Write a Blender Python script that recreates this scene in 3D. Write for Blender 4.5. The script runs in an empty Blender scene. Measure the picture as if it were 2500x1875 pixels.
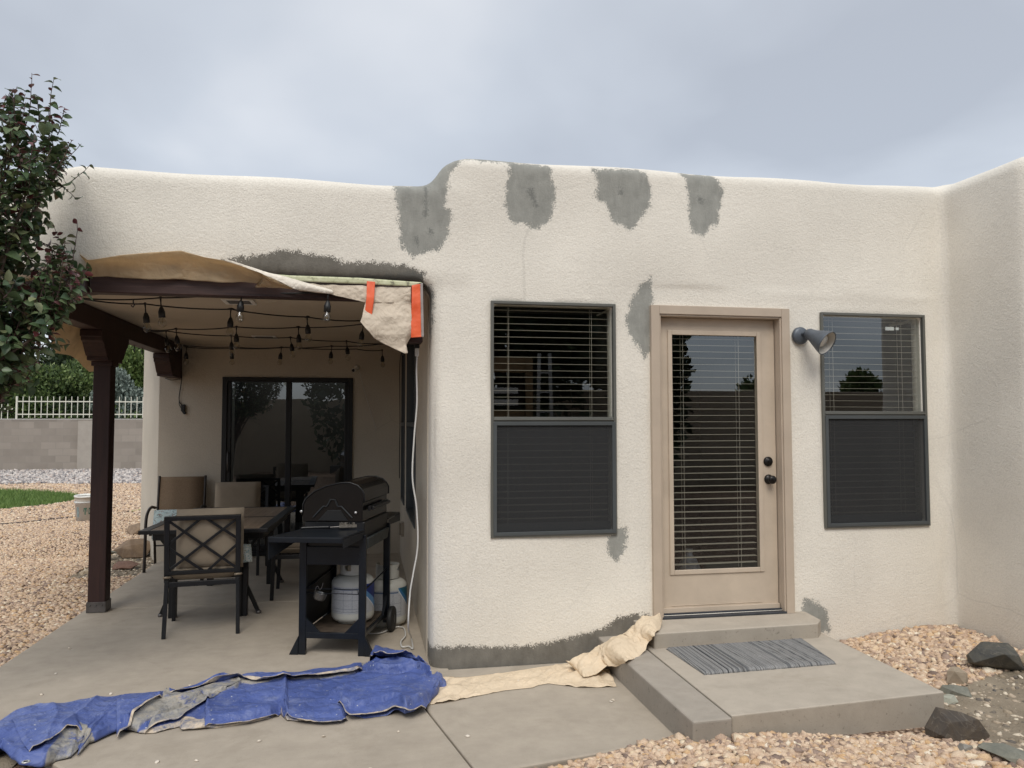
import bpy, math, random
import numpy as np
from math import sin, cos, pi, radians, sqrt, atan2
from mathutils import Vector, Matrix

# ------------------------------------------------------------------ camera, world, sun, exposure
scene = bpy.context.scene
col = scene.collection
CAMP = np.array([-0.41036497, -4.95312356, 1.55326670])
FPX, YAW, PITCH, ROLL = 1884.696, 0.186890, 0.0503859, -0.00083605
def cam_axes():
    cy, sy, cp, sp = cos(YAW), sin(YAW), cos(PITCH), sin(PITCH)
    F = np.array([sy*cp, cy*cp, sp]); r = np.array([cy, -sy, 0.]); u = np.cross(r, F)
    return cos(ROLL)*r+sin(ROLL)*u, -sin(ROLL)*r+cos(ROLL)*u, F
CR, CU, CF = cam_axes()
def bp(px, py, ax, val):
    """survey helper: the point of the photo (2500x1875) on the world plane ax = val"""
    d = CF+(px-1250)/FPX*CR-(py-937.5)/FPX*CU
    i = 'xyz'.index(ax); t = (val-CAMP[i])/d[i]
    return CAMP+t*d
cd = bpy.data.cameras.new('camera'); cam = bpy.data.objects.new('camera', cd); col.objects.link(cam)
cd.sensor_width = 36; cd.lens = 36*FPX/2500; cd.clip_start = .05; cd.clip_end = 3000
M = Matrix(((CR[0], CU[0], -CF[0], CAMP[0]), (CR[1], CU[1], -CF[1], CAMP[1]), (CR[2], CU[2], -CF[2], CAMP[2]), (0, 0, 0, 1)))
cam.matrix_world = M
scene.camera = cam
scene.render.resolution_x, scene.render.resolution_y = 1024, 768
scene.view_settings.view_transform = 'Standard'; scene.view_settings.look = 'None'
scene.view_settings.exposure = 0.0; scene.view_settings.gamma = 1.0

SUN_EL, SUN_AZ = radians(50), radians(193)      # high behind the photographer, a little to the left
w = bpy.data.worlds.new('World'); scene.world = w; w.use_nodes = True
nt = w.node_tree; nt.nodes.clear()
def N(nt, t, **k):
    n = nt.nodes.new(t)
    for a, b in k.items(): setattr(n, a, b)
    return n
out = N(nt, 'ShaderNodeOutputWorld')
sky = N(nt, 'ShaderNodeTexSky', sky_type='NISHITA'); sky.sun_disc = False
sky.sun_elevation = SUN_EL; sky.sun_rotation = SUN_AZ
bg1 = N(nt, 'ShaderNodeBackground'); bg1.inputs[1].default_value = .03
nt.links.new(sky.outputs[0], bg1.inputs[0])
tc = N(nt, 'ShaderNodeTexCoord'); sep = N(nt, 'ShaderNodeSeparateXYZ'); nt.links.new(tc.outputs['Generated'], sep.inputs[0])
def mth(nt, op, a, b=None, c=None, clamp=False):
    n = N(nt, 'ShaderNodeMath', operation=op); n.use_clamp = clamp
    for i, v in enumerate((a, b, c)):
        if v is None: continue
        if isinstance(v, (int, float)): n.inputs[i].default_value = v
        else: nt.links.new(v, n.inputs[i])
    return n.outputs[0]
zz = mth(nt, 'ADD', mth(nt, 'MAXIMUM', sep.outputs[2], 0), .22)
cx = mth(nt, 'DIVIDE', sep.outputs[0], zz); cy = mth(nt, 'DIVIDE', sep.outputs[1], zz)
cmb = N(nt, 'ShaderNodeCombineXYZ'); nt.links.new(cx, cmb.inputs[0]); nt.links.new(cy, cmb.inputs[1])
n1 = N(nt, 'ShaderNodeTexNoise'); n1.inputs['Scale'].default_value = 1.15; n1.inputs['Detail'].default_value = 5; n1.inputs['Roughness'].default_value = .42
n1.inputs['Distortion'].default_value = .25
nt.links.new(cmb.outputs[0], n1.inputs['Vector'])
cr = N(nt, 'ShaderNodeValToRGB'); nt.links.new(n1.outputs[0], cr.inputs[0])
e = cr.color_ramp.elements
e[0].position = .36; e[0].color = (.43, .452, .49, 1)
e[1].position = .64; e[1].color = (.70, .713, .733, 1)
m_ = e.new(.5); m_.color = (.54, .568, .608, 1)
# the overcast glows brighter overhead and towards the veiled sun behind the photographer
sd = Vector((sin(SUN_AZ)*cos(SUN_EL), cos(SUN_AZ)*cos(SUN_EL), sin(SUN_EL)))
dt = N(nt, 'ShaderNodeVectorMath', operation='DOT_PRODUCT'); nt.links.new(tc.outputs['Generated'], dt.inputs[0]); dt.inputs[1].default_value = sd
gl = mth(nt, 'MULTIPLY', mth(nt, 'POWER', mth(nt, 'MAXIMUM', dt.outputs['Value'], 0), 2.0), SKY_GLOW := .60)
st = mth(nt, 'ADD', gl, SKY_BASE := 1.03)
bg2 = N(nt, 'ShaderNodeBackground'); nt.links.new(cr.outputs[0], bg2.inputs[0]); nt.links.new(st, bg2.inputs[1])
ad = N(nt, 'ShaderNodeAddShader'); nt.links.new(bg1.outputs[0], ad.inputs[0]); nt.links.new(bg2.outputs[0], ad.inputs[1])
nt.links.new(ad.outputs[0], out.inputs[0])
ld = bpy.data.lights.new('sun', 'SUN'); ld.energy = 1.9; ld.angle = radians(30); ld.color = (1, .95, .87)
lo = bpy.data.objects.new('sun', ld); col.objects.link(lo)
lo.rotation_euler = (-sd).to_track_quat('-Z', 'Y').to_euler()

# ------------------------------------------------------------------ helpers
def tag(o, label=None, cat=None, group=None, kind=None):
    if label: o['label'] = label
    if cat: o['category'] = cat
    if group: o['group'] = group
    if kind: o['kind'] = kind
    return o
def empty(name, loc=(0, 0, 0), rz=0, label=None, cat=None, group=None, parent=None):
    o = bpy.data.objects.new(name, None); o.location = loc; o.rotation_euler = (0, 0, rz); o.empty_display_size = .1
    col.objects.link(o)
    if parent: o.parent = parent
    return tag(o, label, cat, group)
def link(name, me, mat=None, parent=None, bevel=0, smooth=False, seg=2):
    o = bpy.data.objects.new(name, me); col.objects.link(o)
    if mat: me.materials.append(mat)
    if parent: o.parent = parent
    if smooth:
        me.polygons.foreach_set('use_smooth', [True]*len(me.polygons))
    if bevel:
        b = o.modifiers.new('bevel', 'BEVEL'); b.width = bevel; b.segments = seg; b.limit_method = 'ANGLE'; b.angle_limit = radians(40)
        b.harden_normals = False
    return o
def npmesh(name, V, Fq):
    """fast mesh from numpy: V (n,3), Fq (m,k) all faces with k corners"""
    V = np.asarray(V, np.float32); Fq = np.asarray(Fq, np.int32); k = Fq.shape[1]
    me = bpy.data.meshes.new(name)
    me.vertices.add(len(V)); me.vertices.foreach_set('co', V.ravel())
    me.loops.add(Fq.size); me.loops.foreach_set('vertex_index', Fq.ravel())
    me.polygons.add(len(Fq)); me.polygons.foreach_set('loop_start', np.arange(0, Fq.size, k, dtype=np.int32))
    me.polygons.foreach_set('loop_total', np.full(len(Fq), k, np.int32))
    me.update(calc_edges=True)
    return me
def vattr(me, name, vals):
    a = me.attributes.new(name, 'FLOAT', 'POINT'); a.data.foreach_set('value', np.asarray(vals, np.float32))

class MB:
    """collects simple solids into one mesh"""
    def __init__(s): s.v = []; s.f = []
    def add(s, vs, fs, mat=None):
        n = len(s.v)
        if mat is not None: vs = [mat @ Vector(v) for v in vs]
        s.v += [tuple(v) for v in vs]; s.f += [tuple(i+n for i in f) for f in fs]
        return s
    def box(s, x0, x1, y0, y1, z0, z1, mat=None):
        vs = [(x, y, z) for z in (z0, z1) for y in (y0, y1) for x in (x0, x1)]
        return s.add(vs, [(0, 2, 3, 1), (4, 5, 7, 6), (0, 1, 5, 4), (2, 6, 7, 3), (0, 4, 6, 2), (1, 3, 7, 5)], mat)
    def bar(s, a, b, w_, h_, up=(0, 0, 1)):
        a, b = Vector(a), Vector(b); d = (b-a).normalized(); upv = Vector(up)
        if abs(d.dot(upv)) > .98: upv = Vector((0, 1, 0))
        x = d.cross(upv).normalized(); y = x.cross(d)
        vs = [p+x*sx*w_/2+y*sy*h_/2 for p in (a, b) for sx, sy in ((-1, -1), (1, -1), (1, 1), (-1, 1))]
        return s.add(vs, [(3, 2, 1, 0), (4, 5, 6, 7), (0, 1, 5, 4), (1, 2, 6, 5), (2, 3, 7, 6), (3, 0, 4, 7)])
    def tube(s, pts, r, n=8, caps=True):
        pts = [Vector(p) for p in pts]; R_ = r if isinstance(r, (list, tuple)) else [r]*len(pts)
        vs = []; prev = None
        for i, p in enumerate(pts):
            d = (pts[min(i+1, len(pts)-1)]-pts[max(i-1, 0)]).normalized()
            if prev is None:
                x = d.cross(Vector((0, 0, 1)))
                if x.length < .05: x = d.cross(Vector((0, 1, 0)))
            else: x = prev-d*prev.dot(d)
            x.normalize(); prev = x; y = d.cross(x)
            vs += [p+(x*cos(2*pi*k/n)+y*sin(2*pi*k/n))*R_[i] for k in range(n)]
        fs = [(i*n+k, i*n+(k+1) % n, (i+1)*n+(k+1) % n, (i+1)*n+k) for i in range(len(pts)-1) for k in range(n)]
        if caps: fs += [tuple(range(n))[::-1], tuple((len(pts)-1)*n+k for k in range(n))]
        return s.add(vs, fs)
    def lathe(s, prof, n=24, mat=None, caps=True):
        vs = [(r*cos(2*pi*k/n), r*sin(2*pi*k/n), z) for r, z in prof for k in range(n)]
        fs = [(i*n+k, i*n+(k+1) % n, (i+1)*n+(k+1) % n, (i+1)*n+k) for i in range(len(prof)-1) for k in range(n)]
        if caps: fs += [tuple(range(n))[::-1], tuple((len(prof)-1)*n+k for k in range(n))]
        return s.add(vs, fs, mat)
    def prism(s, poly, a0, a1, axis='y', mat=None):
        """poly of 2-D points extruded along axis from a0 to a1"""
        f = {'y': lambda p, a: (p[0], a, p[1]), 'x': lambda p, a: (a, p[0], p[1]), 'z': lambda p, a: (p[0], p[1], a)}[axis]
        n = len(poly); vs = [f(p, a0) for p in poly]+[f(p, a1) for p in poly]
        return s.add(vs, [tuple(range(n))[::-1], tuple(range(n, 2*n))]+[(k, (k+1) % n, n+(k+1) % n, n+k) for k in range(n)], mat)
    def build(s, name, mat, parent=None, bevel=0, smooth=False, seg=2):
        me = bpy.data.meshes.new(name); me.from_pydata(s.v, [], s.f); me.update()
        import bmesh
        bm = bmesh.new(); bm.from_mesh(me); bmesh.ops.recalc_face_normals(bm, faces=bm.faces); bm.to_mesh(me); bm.free()
        return link(name, me, mat, parent, bevel, smooth, seg)
def catmull(P, n=8):
    P = [np.array(p, float) for p in P]; P = [2*P[0]-P[1]]+P+[2*P[-1]-P[-2]]; o = []
    for i in range(1, len(P)-2):
        for k in range(n):
            t = k/n; a, b, c, d = P[i-1:i+3]
            o.append(.5*((2*b)+(-a+c)*t+(2*a-5*b+4*c-d)*t*t+(-a+3*b-3*c+d)*t**3))
    o.append(P[-2]); return o
def tri(x): return np.abs((x % 1)*2-1)
def vnoise(x, y, seed=0):
    """smooth value noise, numpy"""
    xi, yi = np.floor(x), np.floor(y); fx, fy = x-xi, y-yi
    fx = fx*fx*(3-2*fx); fy = fy*fy*(3-2*fy)
    def hsh(a, b):
        v = np.sin(a*127.1+b*311.7+seed*74.7)*43758.5453
        return v-np.floor(v)
    return (hsh(xi, yi)*(1-fx)+hsh(xi+1, yi)*fx)*(1-fy)+(hsh(xi, yi+1)*(1-fx)+hsh(xi+1, yi+1)*fx)*fy
def fbm(x, y, seed=0, o=4):
    r = 0; a = .5
    for i in range(o): r = r+a*vnoise(x*2**i, y*2**i, seed+i*7); a *= .5
    return r
def copy_tree(o, parent=None):
    c = o.copy(); col.objects.link(c); c.parent = parent
    for ch in list(o.children): copy_tree(ch, c)
    return c

# ------------------------------------------------------------------ materials
def material(name, base=(.5, .5, .5), rough=.6, metal=0, spec=.5):
    m = bpy.data.materials.new(name); m.use_nodes = True; t = m.node_tree
    b = t.nodes['Principled BSDF']; b.inputs['Base Color'].default_value = (*base, 1)
    b.inputs['Roughness'].default_value = rough; b.inputs['Metallic'].default_value = metal
    b.inputs['Specular IOR Level'].default_value = spec
    return m, t, b
def noise(t, scale, detail=3, rough=.5, vec=None, dist=0, kind='Object'):
    n = N(t, 'ShaderNodeTexNoise'); n.inputs['Scale'].default_value = scale; n.inputs['Detail'].default_value = detail
    n.inputs['Roughness'].default_value = rough; n.inputs['Distortion'].default_value = dist
    if vec is None:
        c = N(t, 'ShaderNodeTexCoord'); vec = c.outputs[kind]
    t.links.new(vec, n.inputs['Vector']); return n.outputs[0]
def stretch(t, s, kind='Object', rot=(0, 0, 0)):
    c = N(t, 'ShaderNodeTexCoord'); mp = N(t, 'ShaderNodeMapping'); mp.inputs['Scale'].default_value = s; mp.inputs['Rotation'].default_value = rot
    t.links.new(c.outputs[kind], mp.inputs[0]); return mp.outputs[0]
def ramp(t, fac, stops):
    r = N(t, 'ShaderNodeValToRGB'); t.links.new(fac, r.inputs[0]); e = r.color_ramp.elements
    while len(e) < len(stops): e.new(.5)
    for i, (p, c) in enumerate(stops): e[i].position = p; e[i].color = (*c, 1) if len(c) == 3 else c
    return r.outputs[0]
def mixc(t, fac, a, b, mode='MIX'):
    m = N(t, 'ShaderNodeMix', data_type='RGBA', blend_type=mode)
    for s_, v in ((m.inputs[0], fac), (m.inputs[6], a), (m.inputs[7], b)):
        if hasattr(v, 'links'): t.links.new(v, s_)
        elif isinstance(v, (int, float)): s_.default_value = v
        else: s_.default_value = (*v, 1)
    return m.outputs[2]
def bump(t, b, h, strength=.3, dist=.01, nrm=None):
    n = N(t, 'ShaderNodeBump'); n.inputs['Strength'].default_value = strength; n.inputs['Distance'].default_value = dist
    t.links.new(h, n.inputs['Height'])
    if nrm is not None: t.links.new(nrm, n.inputs['Normal'])
    t.links.new(n.outputs[0], b.inputs['Normal']); return n.outputs[0]
def attr(t, name):
    a = N(t, 'ShaderNodeAttribute'); a.attribute_name = name; return a.outputs['Fac']
def simple(name, base, rough=.6, metal=0, var=.12, scale=6, bs=0, bscale=60, spec=.5):
    m, t, b = material(name, base, rough, metal, spec)
    lo_, hi = [c*(1-var) for c in base], [min(1, c*(1+var)) for c in base]
    t.links.new(ramp(t, noise(t, scale, 5, .6), [(.3, lo_), (.7, hi)]), b.inputs['Base Color'])
    if bs: bump(t, b, noise(t, bscale, 3), bs, .004)
    return m
# stucco: cream paint over sand finish; patchA = fresh light grey repair plaster, patchB = darker damp plaster
def make_stucco(name, base, patches=True, bs=.5):
    m, t, b = material(name, base, .92, spec=.25)
    big = noise(t, 1.3, 4, .55)
    c0 = ramp(t, big, [(.32, [x*.91 for x in base]), (.68, [min(1, x*1.05) for x in base])])
    fine = noise(t, 95, 2, .6)
    c1 = mixc(t, .15, c0, ramp(t, fine, [(.35, [x*.55 for x in base]), (.58, [min(1, x*1.08) for x in base])]))
    cc = N(t, 'ShaderNodeTexCoord'); sz_ = N(t, 'ShaderNodeSeparateXYZ'); t.links.new(cc.outputs['Object'], sz_.inputs[0])
    spl_ = mth(t, 'MULTIPLY', mth(t, 'SUBTRACT', .42, sz_.outputs[2], clamp=True), mth(t, 'MULTIPLY', noise(t, 7, 5, .7), 1.1), clamp=True)
    c1 = mixc(t, spl_, c1, [base[0]*.62, base[1]*.56, base[2]*.5])
    vo = N(t, 'ShaderNodeTexVoronoi', feature='DISTANCE_TO_EDGE'); vo.inputs['Scale'].default_value = .55; vm = N(t, 'ShaderNodeMapping'); vn = N(t, 'ShaderNodeTexNoise'); vn.inputs['Scale'].default_value = 3; vn.inputs['Detail'].default_value = 5
    va = N(t, 'ShaderNodeVectorMath', operation='MULTIPLY_ADD'); t.links.new(vn.outputs['Color'], va.inputs[0]); va.inputs[1].default_value = (.25, .25, .25); t.links.new(cc.outputs['Object'], va.inputs[2]); t.links.new(va.outputs[0], vo.inputs['Vector'])
    ck = mth(t, 'MULTIPLY', mth(t, 'LESS_THAN', vo.outputs['Distance'], .0028), mth(t, 'MULTIPLY', ramp(t, noise(t, .9, 2), [(.48, (0, 0, 0)), (.6, (1, 1, 1))]), .18)); c1 = mixc(t, ck, c1, [x*.45 for x in base])
    vert = stretch(t, (6, 6, .5)); streak = noise(t, 1.0, 4, .6, vert)
    c1 = mixc(t, mth(t, 'MULTIPLY', ramp(t, streak, [(.58, (0, 0, 0)), (.75, (1, 1, 1))]), .22), c1, [x*.8 for x in base])
    h = mth(t, 'ADD', mth(t, 'MULTIPLY', noise(t, 85, 3, .65), .8), mth(t, 'MULTIPLY', noise(t, 30, 3, .5), .45))
    if patches:
        rag = mth(t, 'ADD', mth(t, 'MULTIPLY', mth(t, 'SUBTRACT', noise(t, 120, 2, .7), .5), .095),
                  mth(t, 'MULTIPLY', mth(t, 'SUBTRACT', noise(t, 20, 4, .7), .5), .085))
        pa = mth(t, 'MULTIPLY_ADD', mth(t, 'ADD', attr(t, 'patchA'), rag), 75, .5, clamp=True)
        pb = mth(t, 'MULTIPLY_ADD', mth(t, 'ADD', attr(t, 'patchB'), mth(t, 'ADD', rag, .008)), 75, .5, clamp=True)
        n2 = mth(t, 'ADD', mth(t, 'MULTIPLY', noise(t, 9, 4, .6), .6), mth(t, 'MULTIPLY', noise(t, 1, 4, .65, stretch(t, (26, 8, 7), rot=(0, .6, 0)), .8), .4))
        ca = ramp(t, n2, [(.3, (.235, .235, .213)), (.7, (.36, .358, .325))])
        cb = ramp(t, n2, [(.3, (.125, .115, .097)), (.7, (.215, .20, .172))])
        c1 = mixc(t, pa, c1, ca); c1 = mixc(t, pb, c1, cb)
        dm = attr(t, 'dent_shade')
        c1 = mixc(t, mth(t, 'MULTIPLY', mth(t, 'MULTIPLY_ADD', mth(t, 'ADD', dm, mth(t, 'MULTIPLY', rag, .8)), 60, .5, clamp=True), .55), c1, (.10, .105, .10))  # dents and creases: their shade put into the colour as dark marks
        pm = mth(t, 'MAXIMUM', pa, pb)
        h = mth(t, 'MULTIPLY', h, mth(t, 'MULTIPLY_ADD', pm, -.55, 1)); 
    t.links.new(c1, b.inputs['Base Color'])
    bump(t, b, h, bs, .012)
    return m
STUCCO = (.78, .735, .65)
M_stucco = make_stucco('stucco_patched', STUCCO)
M_stucco_dim = make_stucco('stucco_dim', (.56, .50, .41), False, .35)  # same paint as the front, darker and browner: porch shade put into the colour
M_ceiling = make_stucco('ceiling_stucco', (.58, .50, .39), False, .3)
M_trim = simple('door_paint', (.52, .43, .335), .5, var=.09, scale=4, bs=.25, bscale=22)
M_trim_in = simple('door_jamb_paint', (.47, .385, .30), .5, var=.06, scale=5)
M_wood = None
def wood(name, a, b_, sc=(3, 40, 40), rough=.6):
    m, t, b = material(name, a, rough)
    g = noise(t, 1.0, 5, .65, stretch(t, sc), .6)
    t.links.new(ramp(t, g, [(.35, a), (.68, b_)]), b.inputs['Base Color']); bump(t, b, g, .3, .004); return m
M_wood = wood('stained_wood', (.022, .007, .006), (.042, .015, .011), (30, 30, 2))
M_woodx = wood('stained_wood_beam', (.022, .007, .006), (.055, .024, .018), (2, 30, 45))
M_alu = simple('window_frame_grey', (.135, .135, .12), .45, .3, .1, 3)
M_aludk = simple('screen_frame_grey', (.075, .083, .085), .5, .2, .1, 3)
M_black = simple('black_paint', (.006, .0065, .008), .35, 0, .2, 8)
M_metalnavy = simple('black_steel', (.006, .009, .014), .32, .2, .3, 10)
M_dark = simple('dark_room', (.05, .045, .04), .9)
M_blind = simple('blind_slat', (.36, .33, .27), .5, var=.05)
M_cord = simple('blind_cord', (.5, .45, .38), .7)
M_rubber = simple('black_rubber', (.012, .012, .012), .6)
M_steel = simple('galvanised_steel', (.13, .12, .115), .45, .5, .3, 15)
def glassmat(name, ior, tint, rough=.0, wav=0):
    m = bpy.data.materials.new(name); m.use_nodes = True; t = m.node_tree; t.nodes.clear()
    o = N(t, 'ShaderNodeOutputMaterial'); tr = N(t, 'ShaderNodeBsdfTransparent'); tr.inputs[0].default_value = (*tint, 1)
    g = N(t, 'ShaderNodeBsdfGlossy'); g.inputs['Roughness'].default_value = rough; g.inputs[0].default_value = (.9, .95, 1, 1)
    gm_ = N(t, 'ShaderNodeNewGeometry'); dp = N(t, 'ShaderNodeVectorMath', operation='DOT_PRODUCT'); t.links.new(gm_.outputs['Incoming'], dp.inputs[0]); t.links.new(gm_.outputs['Normal'], dp.inputs[1])
    F0 = ((ior-1)/(ior+1))**2; fq = mth(t, 'MULTIPLY_ADD', mth(t, 'POWER', mth(t, 'SUBTRACT', 1, mth(t, 'ABSOLUTE', dp.outputs['Value'])), 5), 1-F0, F0)
    if wav:
        bn = N(t, 'ShaderNodeBump'); bn.inputs['Strength'].default_value = wav; bn.inputs['Distance'].default_value = .02
        t.links.new(noise(t, 2.2, 1, .4), bn.inputs['Height']); t.links.new(bn.outputs[0], g.inputs['Normal'])
    mx = N(t, 'ShaderNodeMixShader'); t.links.new(fq, mx.inputs[0]); t.links.new(tr.outputs[0], mx.inputs[1]); t.links.new(g.outputs[0], mx.inputs[2])
    t.links.new(mx.outputs[0], o.inputs[0]); return m
M_glass = glassmat('window_glass', 1.95, (.84, .86, .84), .0, 0)
M_glassbright = glassmat('door_glass', 2.15, (.84, .86, .84), .0, 0)
M_glassdark = glassmat('slider_glass', 2.1, (.3, .33, .33), .0, .12)
def screenmat():
    m = bpy.data.materials.new('insect_screen'); m.use_nodes = True; t = m.node_tree; t.nodes.clear()
    o = N(t, 'ShaderNodeOutputMaterial'); tr = N(t, 'ShaderNodeBsdfTransparent')
    d = N(t, 'ShaderNodeBsdfDiffuse'); d.inputs[0].default_value = (.046, .047, .048, 1)
    mx = N(t, 'ShaderNodeMixShader'); mx.inputs[0].default_value = .72
    t.links.new(tr.outputs[0], mx.inputs[1]); t.links.new(d.outputs[0], mx.inputs[2]); t.links.new(mx.outputs[0], o.inputs[0]); return m
M_screen = screenmat()

# ------------------------------------------------------------------ adobe shell as a signed distance field, meshed with surface nets
def surface_nets(Fv, org, h):
    nx, ny, nz = Fv.shape; neg = Fv < 0
    cnt = np.zeros((nx-1, ny-1, nz-1), np.int8)
    for i in (0, 1):
        for j in (0, 1):
            for k in (0, 1): cnt += neg[i:nx-1+i, j:ny-1+j, k:nz-1+k]
    act = np.argwhere((cnt > 0) & (cnt < 8)); idx = -np.ones(cnt.shape, np.int64); idx[tuple(act.T)] = np.arange(len(act))
    c = {}
    for i in (0, 1):
        for j in (0, 1):
            for k in (0, 1): c[i, j, k] = Fv[act[:, 0]+i, act[:, 1]+j, act[:, 2]+k]
    S = np.zeros((len(act), 3)); Cn = np.zeros(len(act))
    cs = list(c)
    for a in cs:
        for ax in range(3):
            if a[ax] == 0:
                b_ = list(a); b_[ax] = 1; b_ = tuple(b_)
                m = (c[a] < 0) != (c[b_] < 0); tt = c[a]/np.where(m, c[a]-c[b_], 1)
                P = np.tile(np.array(a, float), (len(act), 1)); P[:, ax] = tt
                S += P*m[:, None]; Cn += m
    V = org+(act+S/Cn[:, None])*h
    Q = []
    for ax in range(3):
        o1, o2 = [(1, 2), (2, 0), (0, 1)][ax]
        sl0 = [slice(None)]*3; sl1 = [slice(None)]*3; sl0[ax] = slice(0, -1); sl1[ax] = slice(1, None)
        for o in (o1, o2): sl0[o] = slice(1, -1); sl1[o] = slice(1, -1)
        A, B = neg[tuple(sl0)], neg[tuple(sl1)]
        e = np.argwhere(A != B); s_ = A[tuple(e.T)]
        e = e.copy(); e[:, o1] += 1; e[:, o2] += 1
        def cell(d1, d2):
            q = e.copy(); q[:, o1] -= d1; q[:, o2] -= d2; return idx[tuple(q.T)]
        q = np.stack([cell(0, 0), cell(1, 0), cell(1, 1), cell(0, 1)], 1)
        q[~s_] = q[~s_][:, ::-1]; Q.append(q)
    return V, np.concatenate(Q)
def sd_box(X, Y, Z, x0, x1, y0, y1, z0, z1, r):
    qx = np.abs(X-(x0+x1)/2)-(x1-x0)/2+r; qy = np.abs(Y-(y0+y1)/2)-(y1-y0)/2+r; qz = np.abs(Z-(z0+z1)/2)-(z1-z0)/2+r
    return np.sqrt(np.maximum(qx, 0)**2+np.maximum(qy, 0)**2+np.maximum(qz, 0)**2)+np.minimum(np.maximum(qx, np.maximum(qy, qz)), 0)-r
def smin(a, b_, k):
    h = np.clip(.5+.5*(b_-a)/k, 0, 1); return b_*(1-h)+a*h-k*h*(1-h)
def smax(a, b_, k): return -smin(-a, -b_, k)
def rotbox(X, Y, Z, p, d, L, th, z0, z1, r):
    d = np.array(d, float); d /= np.linalg.norm(d); n = np.array([-d[1], d[0]])
    U = (X-p[0])*d[0]+(Y-p[1])*d[1]; W = (X-p[0])*n[0]+(Y-p[1])*n[1]
    return sd_box(U, W, Z, 0, L, min(0, th), max(0, th), z0, z1, r)
HOLES = dict(w1=(.385, 1.235, .813, 2.352), w2=(2.757, 3.593, .812, 2.338), door=(1.50, 2.482, .245, 2.325))
h = .025; WZ = .0
ax = np.arange(-4.1, 4.75, h, dtype=np.float32); ay = np.arange(-.95, 1.4, h, dtype=np.float32); az = np.arange(-.35, 3.75, h, dtype=np.float32)
X, Y, Z = np.meshgrid(ax, ay, az, indexing='ij')
wob = (.010*np.sin(X*2.1+1)*np.sin(Z*2.7+.4)+.006*np.sin(X*5.3+Z*3.1)+.004*np.sin(Z*7.7-X*2.3+Y*5)).astype(np.float32)*np.where((X > 1.3) & (X < 3.7) & (Z < 2.5), .25, 1)+np.where((X > 2.6) & (X < 3.7) & (Z < 2.45), .004, 0)
wob = wob*np.where(Y > .04, np.clip((np.abs(X)-.04)/.3, 0, 1), 1).astype(np.float32)
A = sd_box(X, Y, Z, 0, 4.2, 0, .36, -.6, 3.305, .075)
A = smax(A, ((-.72)*(X-.055)+.69*(Z-3.225)), .10)
cornr = sd_box(X, Y, Z, 0, 4.2, 0, .36+1, -.6, 3.6, .13)      # softer vertical corner beside the porch
A = smax(A, cornr, .02)
WG = sd_box(X, Y, Z-WZ*np.clip((.02-Y)/.62, 0, 1)**1.15, 3.775, 5.2, -.74, .3, -.6, 3.315, .10)
LP = sd_box(X, Y, Z, -2.20, .25, .035, .36, 2.465, 3.115, .075)
AW = rotbox(X, Y, Z, (-2.20, .035), (-.75, .565), 2.2, -.34, 2.465, 3.105, .07)
D = smin(A, LP, .10); D = smin(D, AW, .05); D = smin(D, WG, .07)
D = D+wob
for k, (x0, x1, z0, z1) in HOLES.items():
    D = np.maximum(D, -sd_box(X, Y, Z, x0+.022, x1-.022, -1, 1.3, z0+.022, z1-.022, .001))
V, Q = surface_nets(D, np.array([ax[0], ay[0], az[0]]), h)
me = npmesh('stucco_wall', V, Q)
del X, Y, Z, D, A, WG, LP, AW, cornr, wob

def zpoly(reg, W_, pts):
    s = (reg[2]-reg[0])/W_; o = []
    for p in pts:
        q = bp(reg[0]+p[0]*s, reg[1]+p[1]*s, 'y', 0); o.append((q[0], q[2]))
    return o
Z8 = ((900, 350, 1900, 700), 2212); S = ((0, 0, 2500, 1875), 2212); Z3 = ((500, 600, 1100, 1100), 1991)
PA = [zpoly(*Z8, [(165, 210), (300, 200), (330, 110), (400, 40), (470, 40), (520, 70), (490, 110), (440, 150), (430, 220), (415, 300), (410, 345), (455, 380), (440, 450), (410, 540), (380, 580), (300, 580), (250, 605), (200, 580), (175, 540), (165, 400), (150, 280), (140, 225)]),
      zpoly(*Z8, [(470, 30), (640, 50), (800, 70), (860, 100), (700, 95), (520, 80)]),
      zpoly(*Z8, [(760, 100), (860, 100), (980, 125), (990, 180), (1010, 260), (1000, 350), (980, 410), (940, 440), (910, 460), (860, 440), (790, 430), (750, 380), (735, 300), (745, 220), (760, 160)]),
      zpoly(*Z8, [(1210, 140), (1330, 135), (1450, 140), (1500, 160), (1510, 210), (1525, 270), (1520, 340), (1470, 400), (1430, 460), (1400, 470), (1370, 440), (1320, 430), (1300, 360), (1280, 320), (1225, 290), (1240, 210)]),
      zpoly(*Z8, [(1690, 155), (1780, 155), (1860, 165), (1890, 200), (1920, 240), (1905, 320), (1885, 430), (1830, 470), (1800, 500), (1740, 480), (1730, 420), (1725, 250), (1715, 190)]),
      zpoly(*Z3, [(1740, 300), (1840, 310), (1870, 380), (1850, 600), (1830, 800), (1810, 950), (1795, 1180), (1770, 1100), (1755, 700)]),
      zpoly(*S, [(1370, 640), (1385, 615), (1405, 600), (1410, 640), (1408, 760), (1395, 775), (1380, 750), (1362, 725), (1352, 690)]),
      zpoly(*S, [(1316, 1160), (1345, 1135), (1356, 1145), (1350, 1185), (1335, 1215), (1320, 1200), (1312, 1180)]),
      zpoly(*S, [(1737, 1292), (1760, 1297), (1788, 1320), (1795, 1366), (1735, 1368)])]
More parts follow.
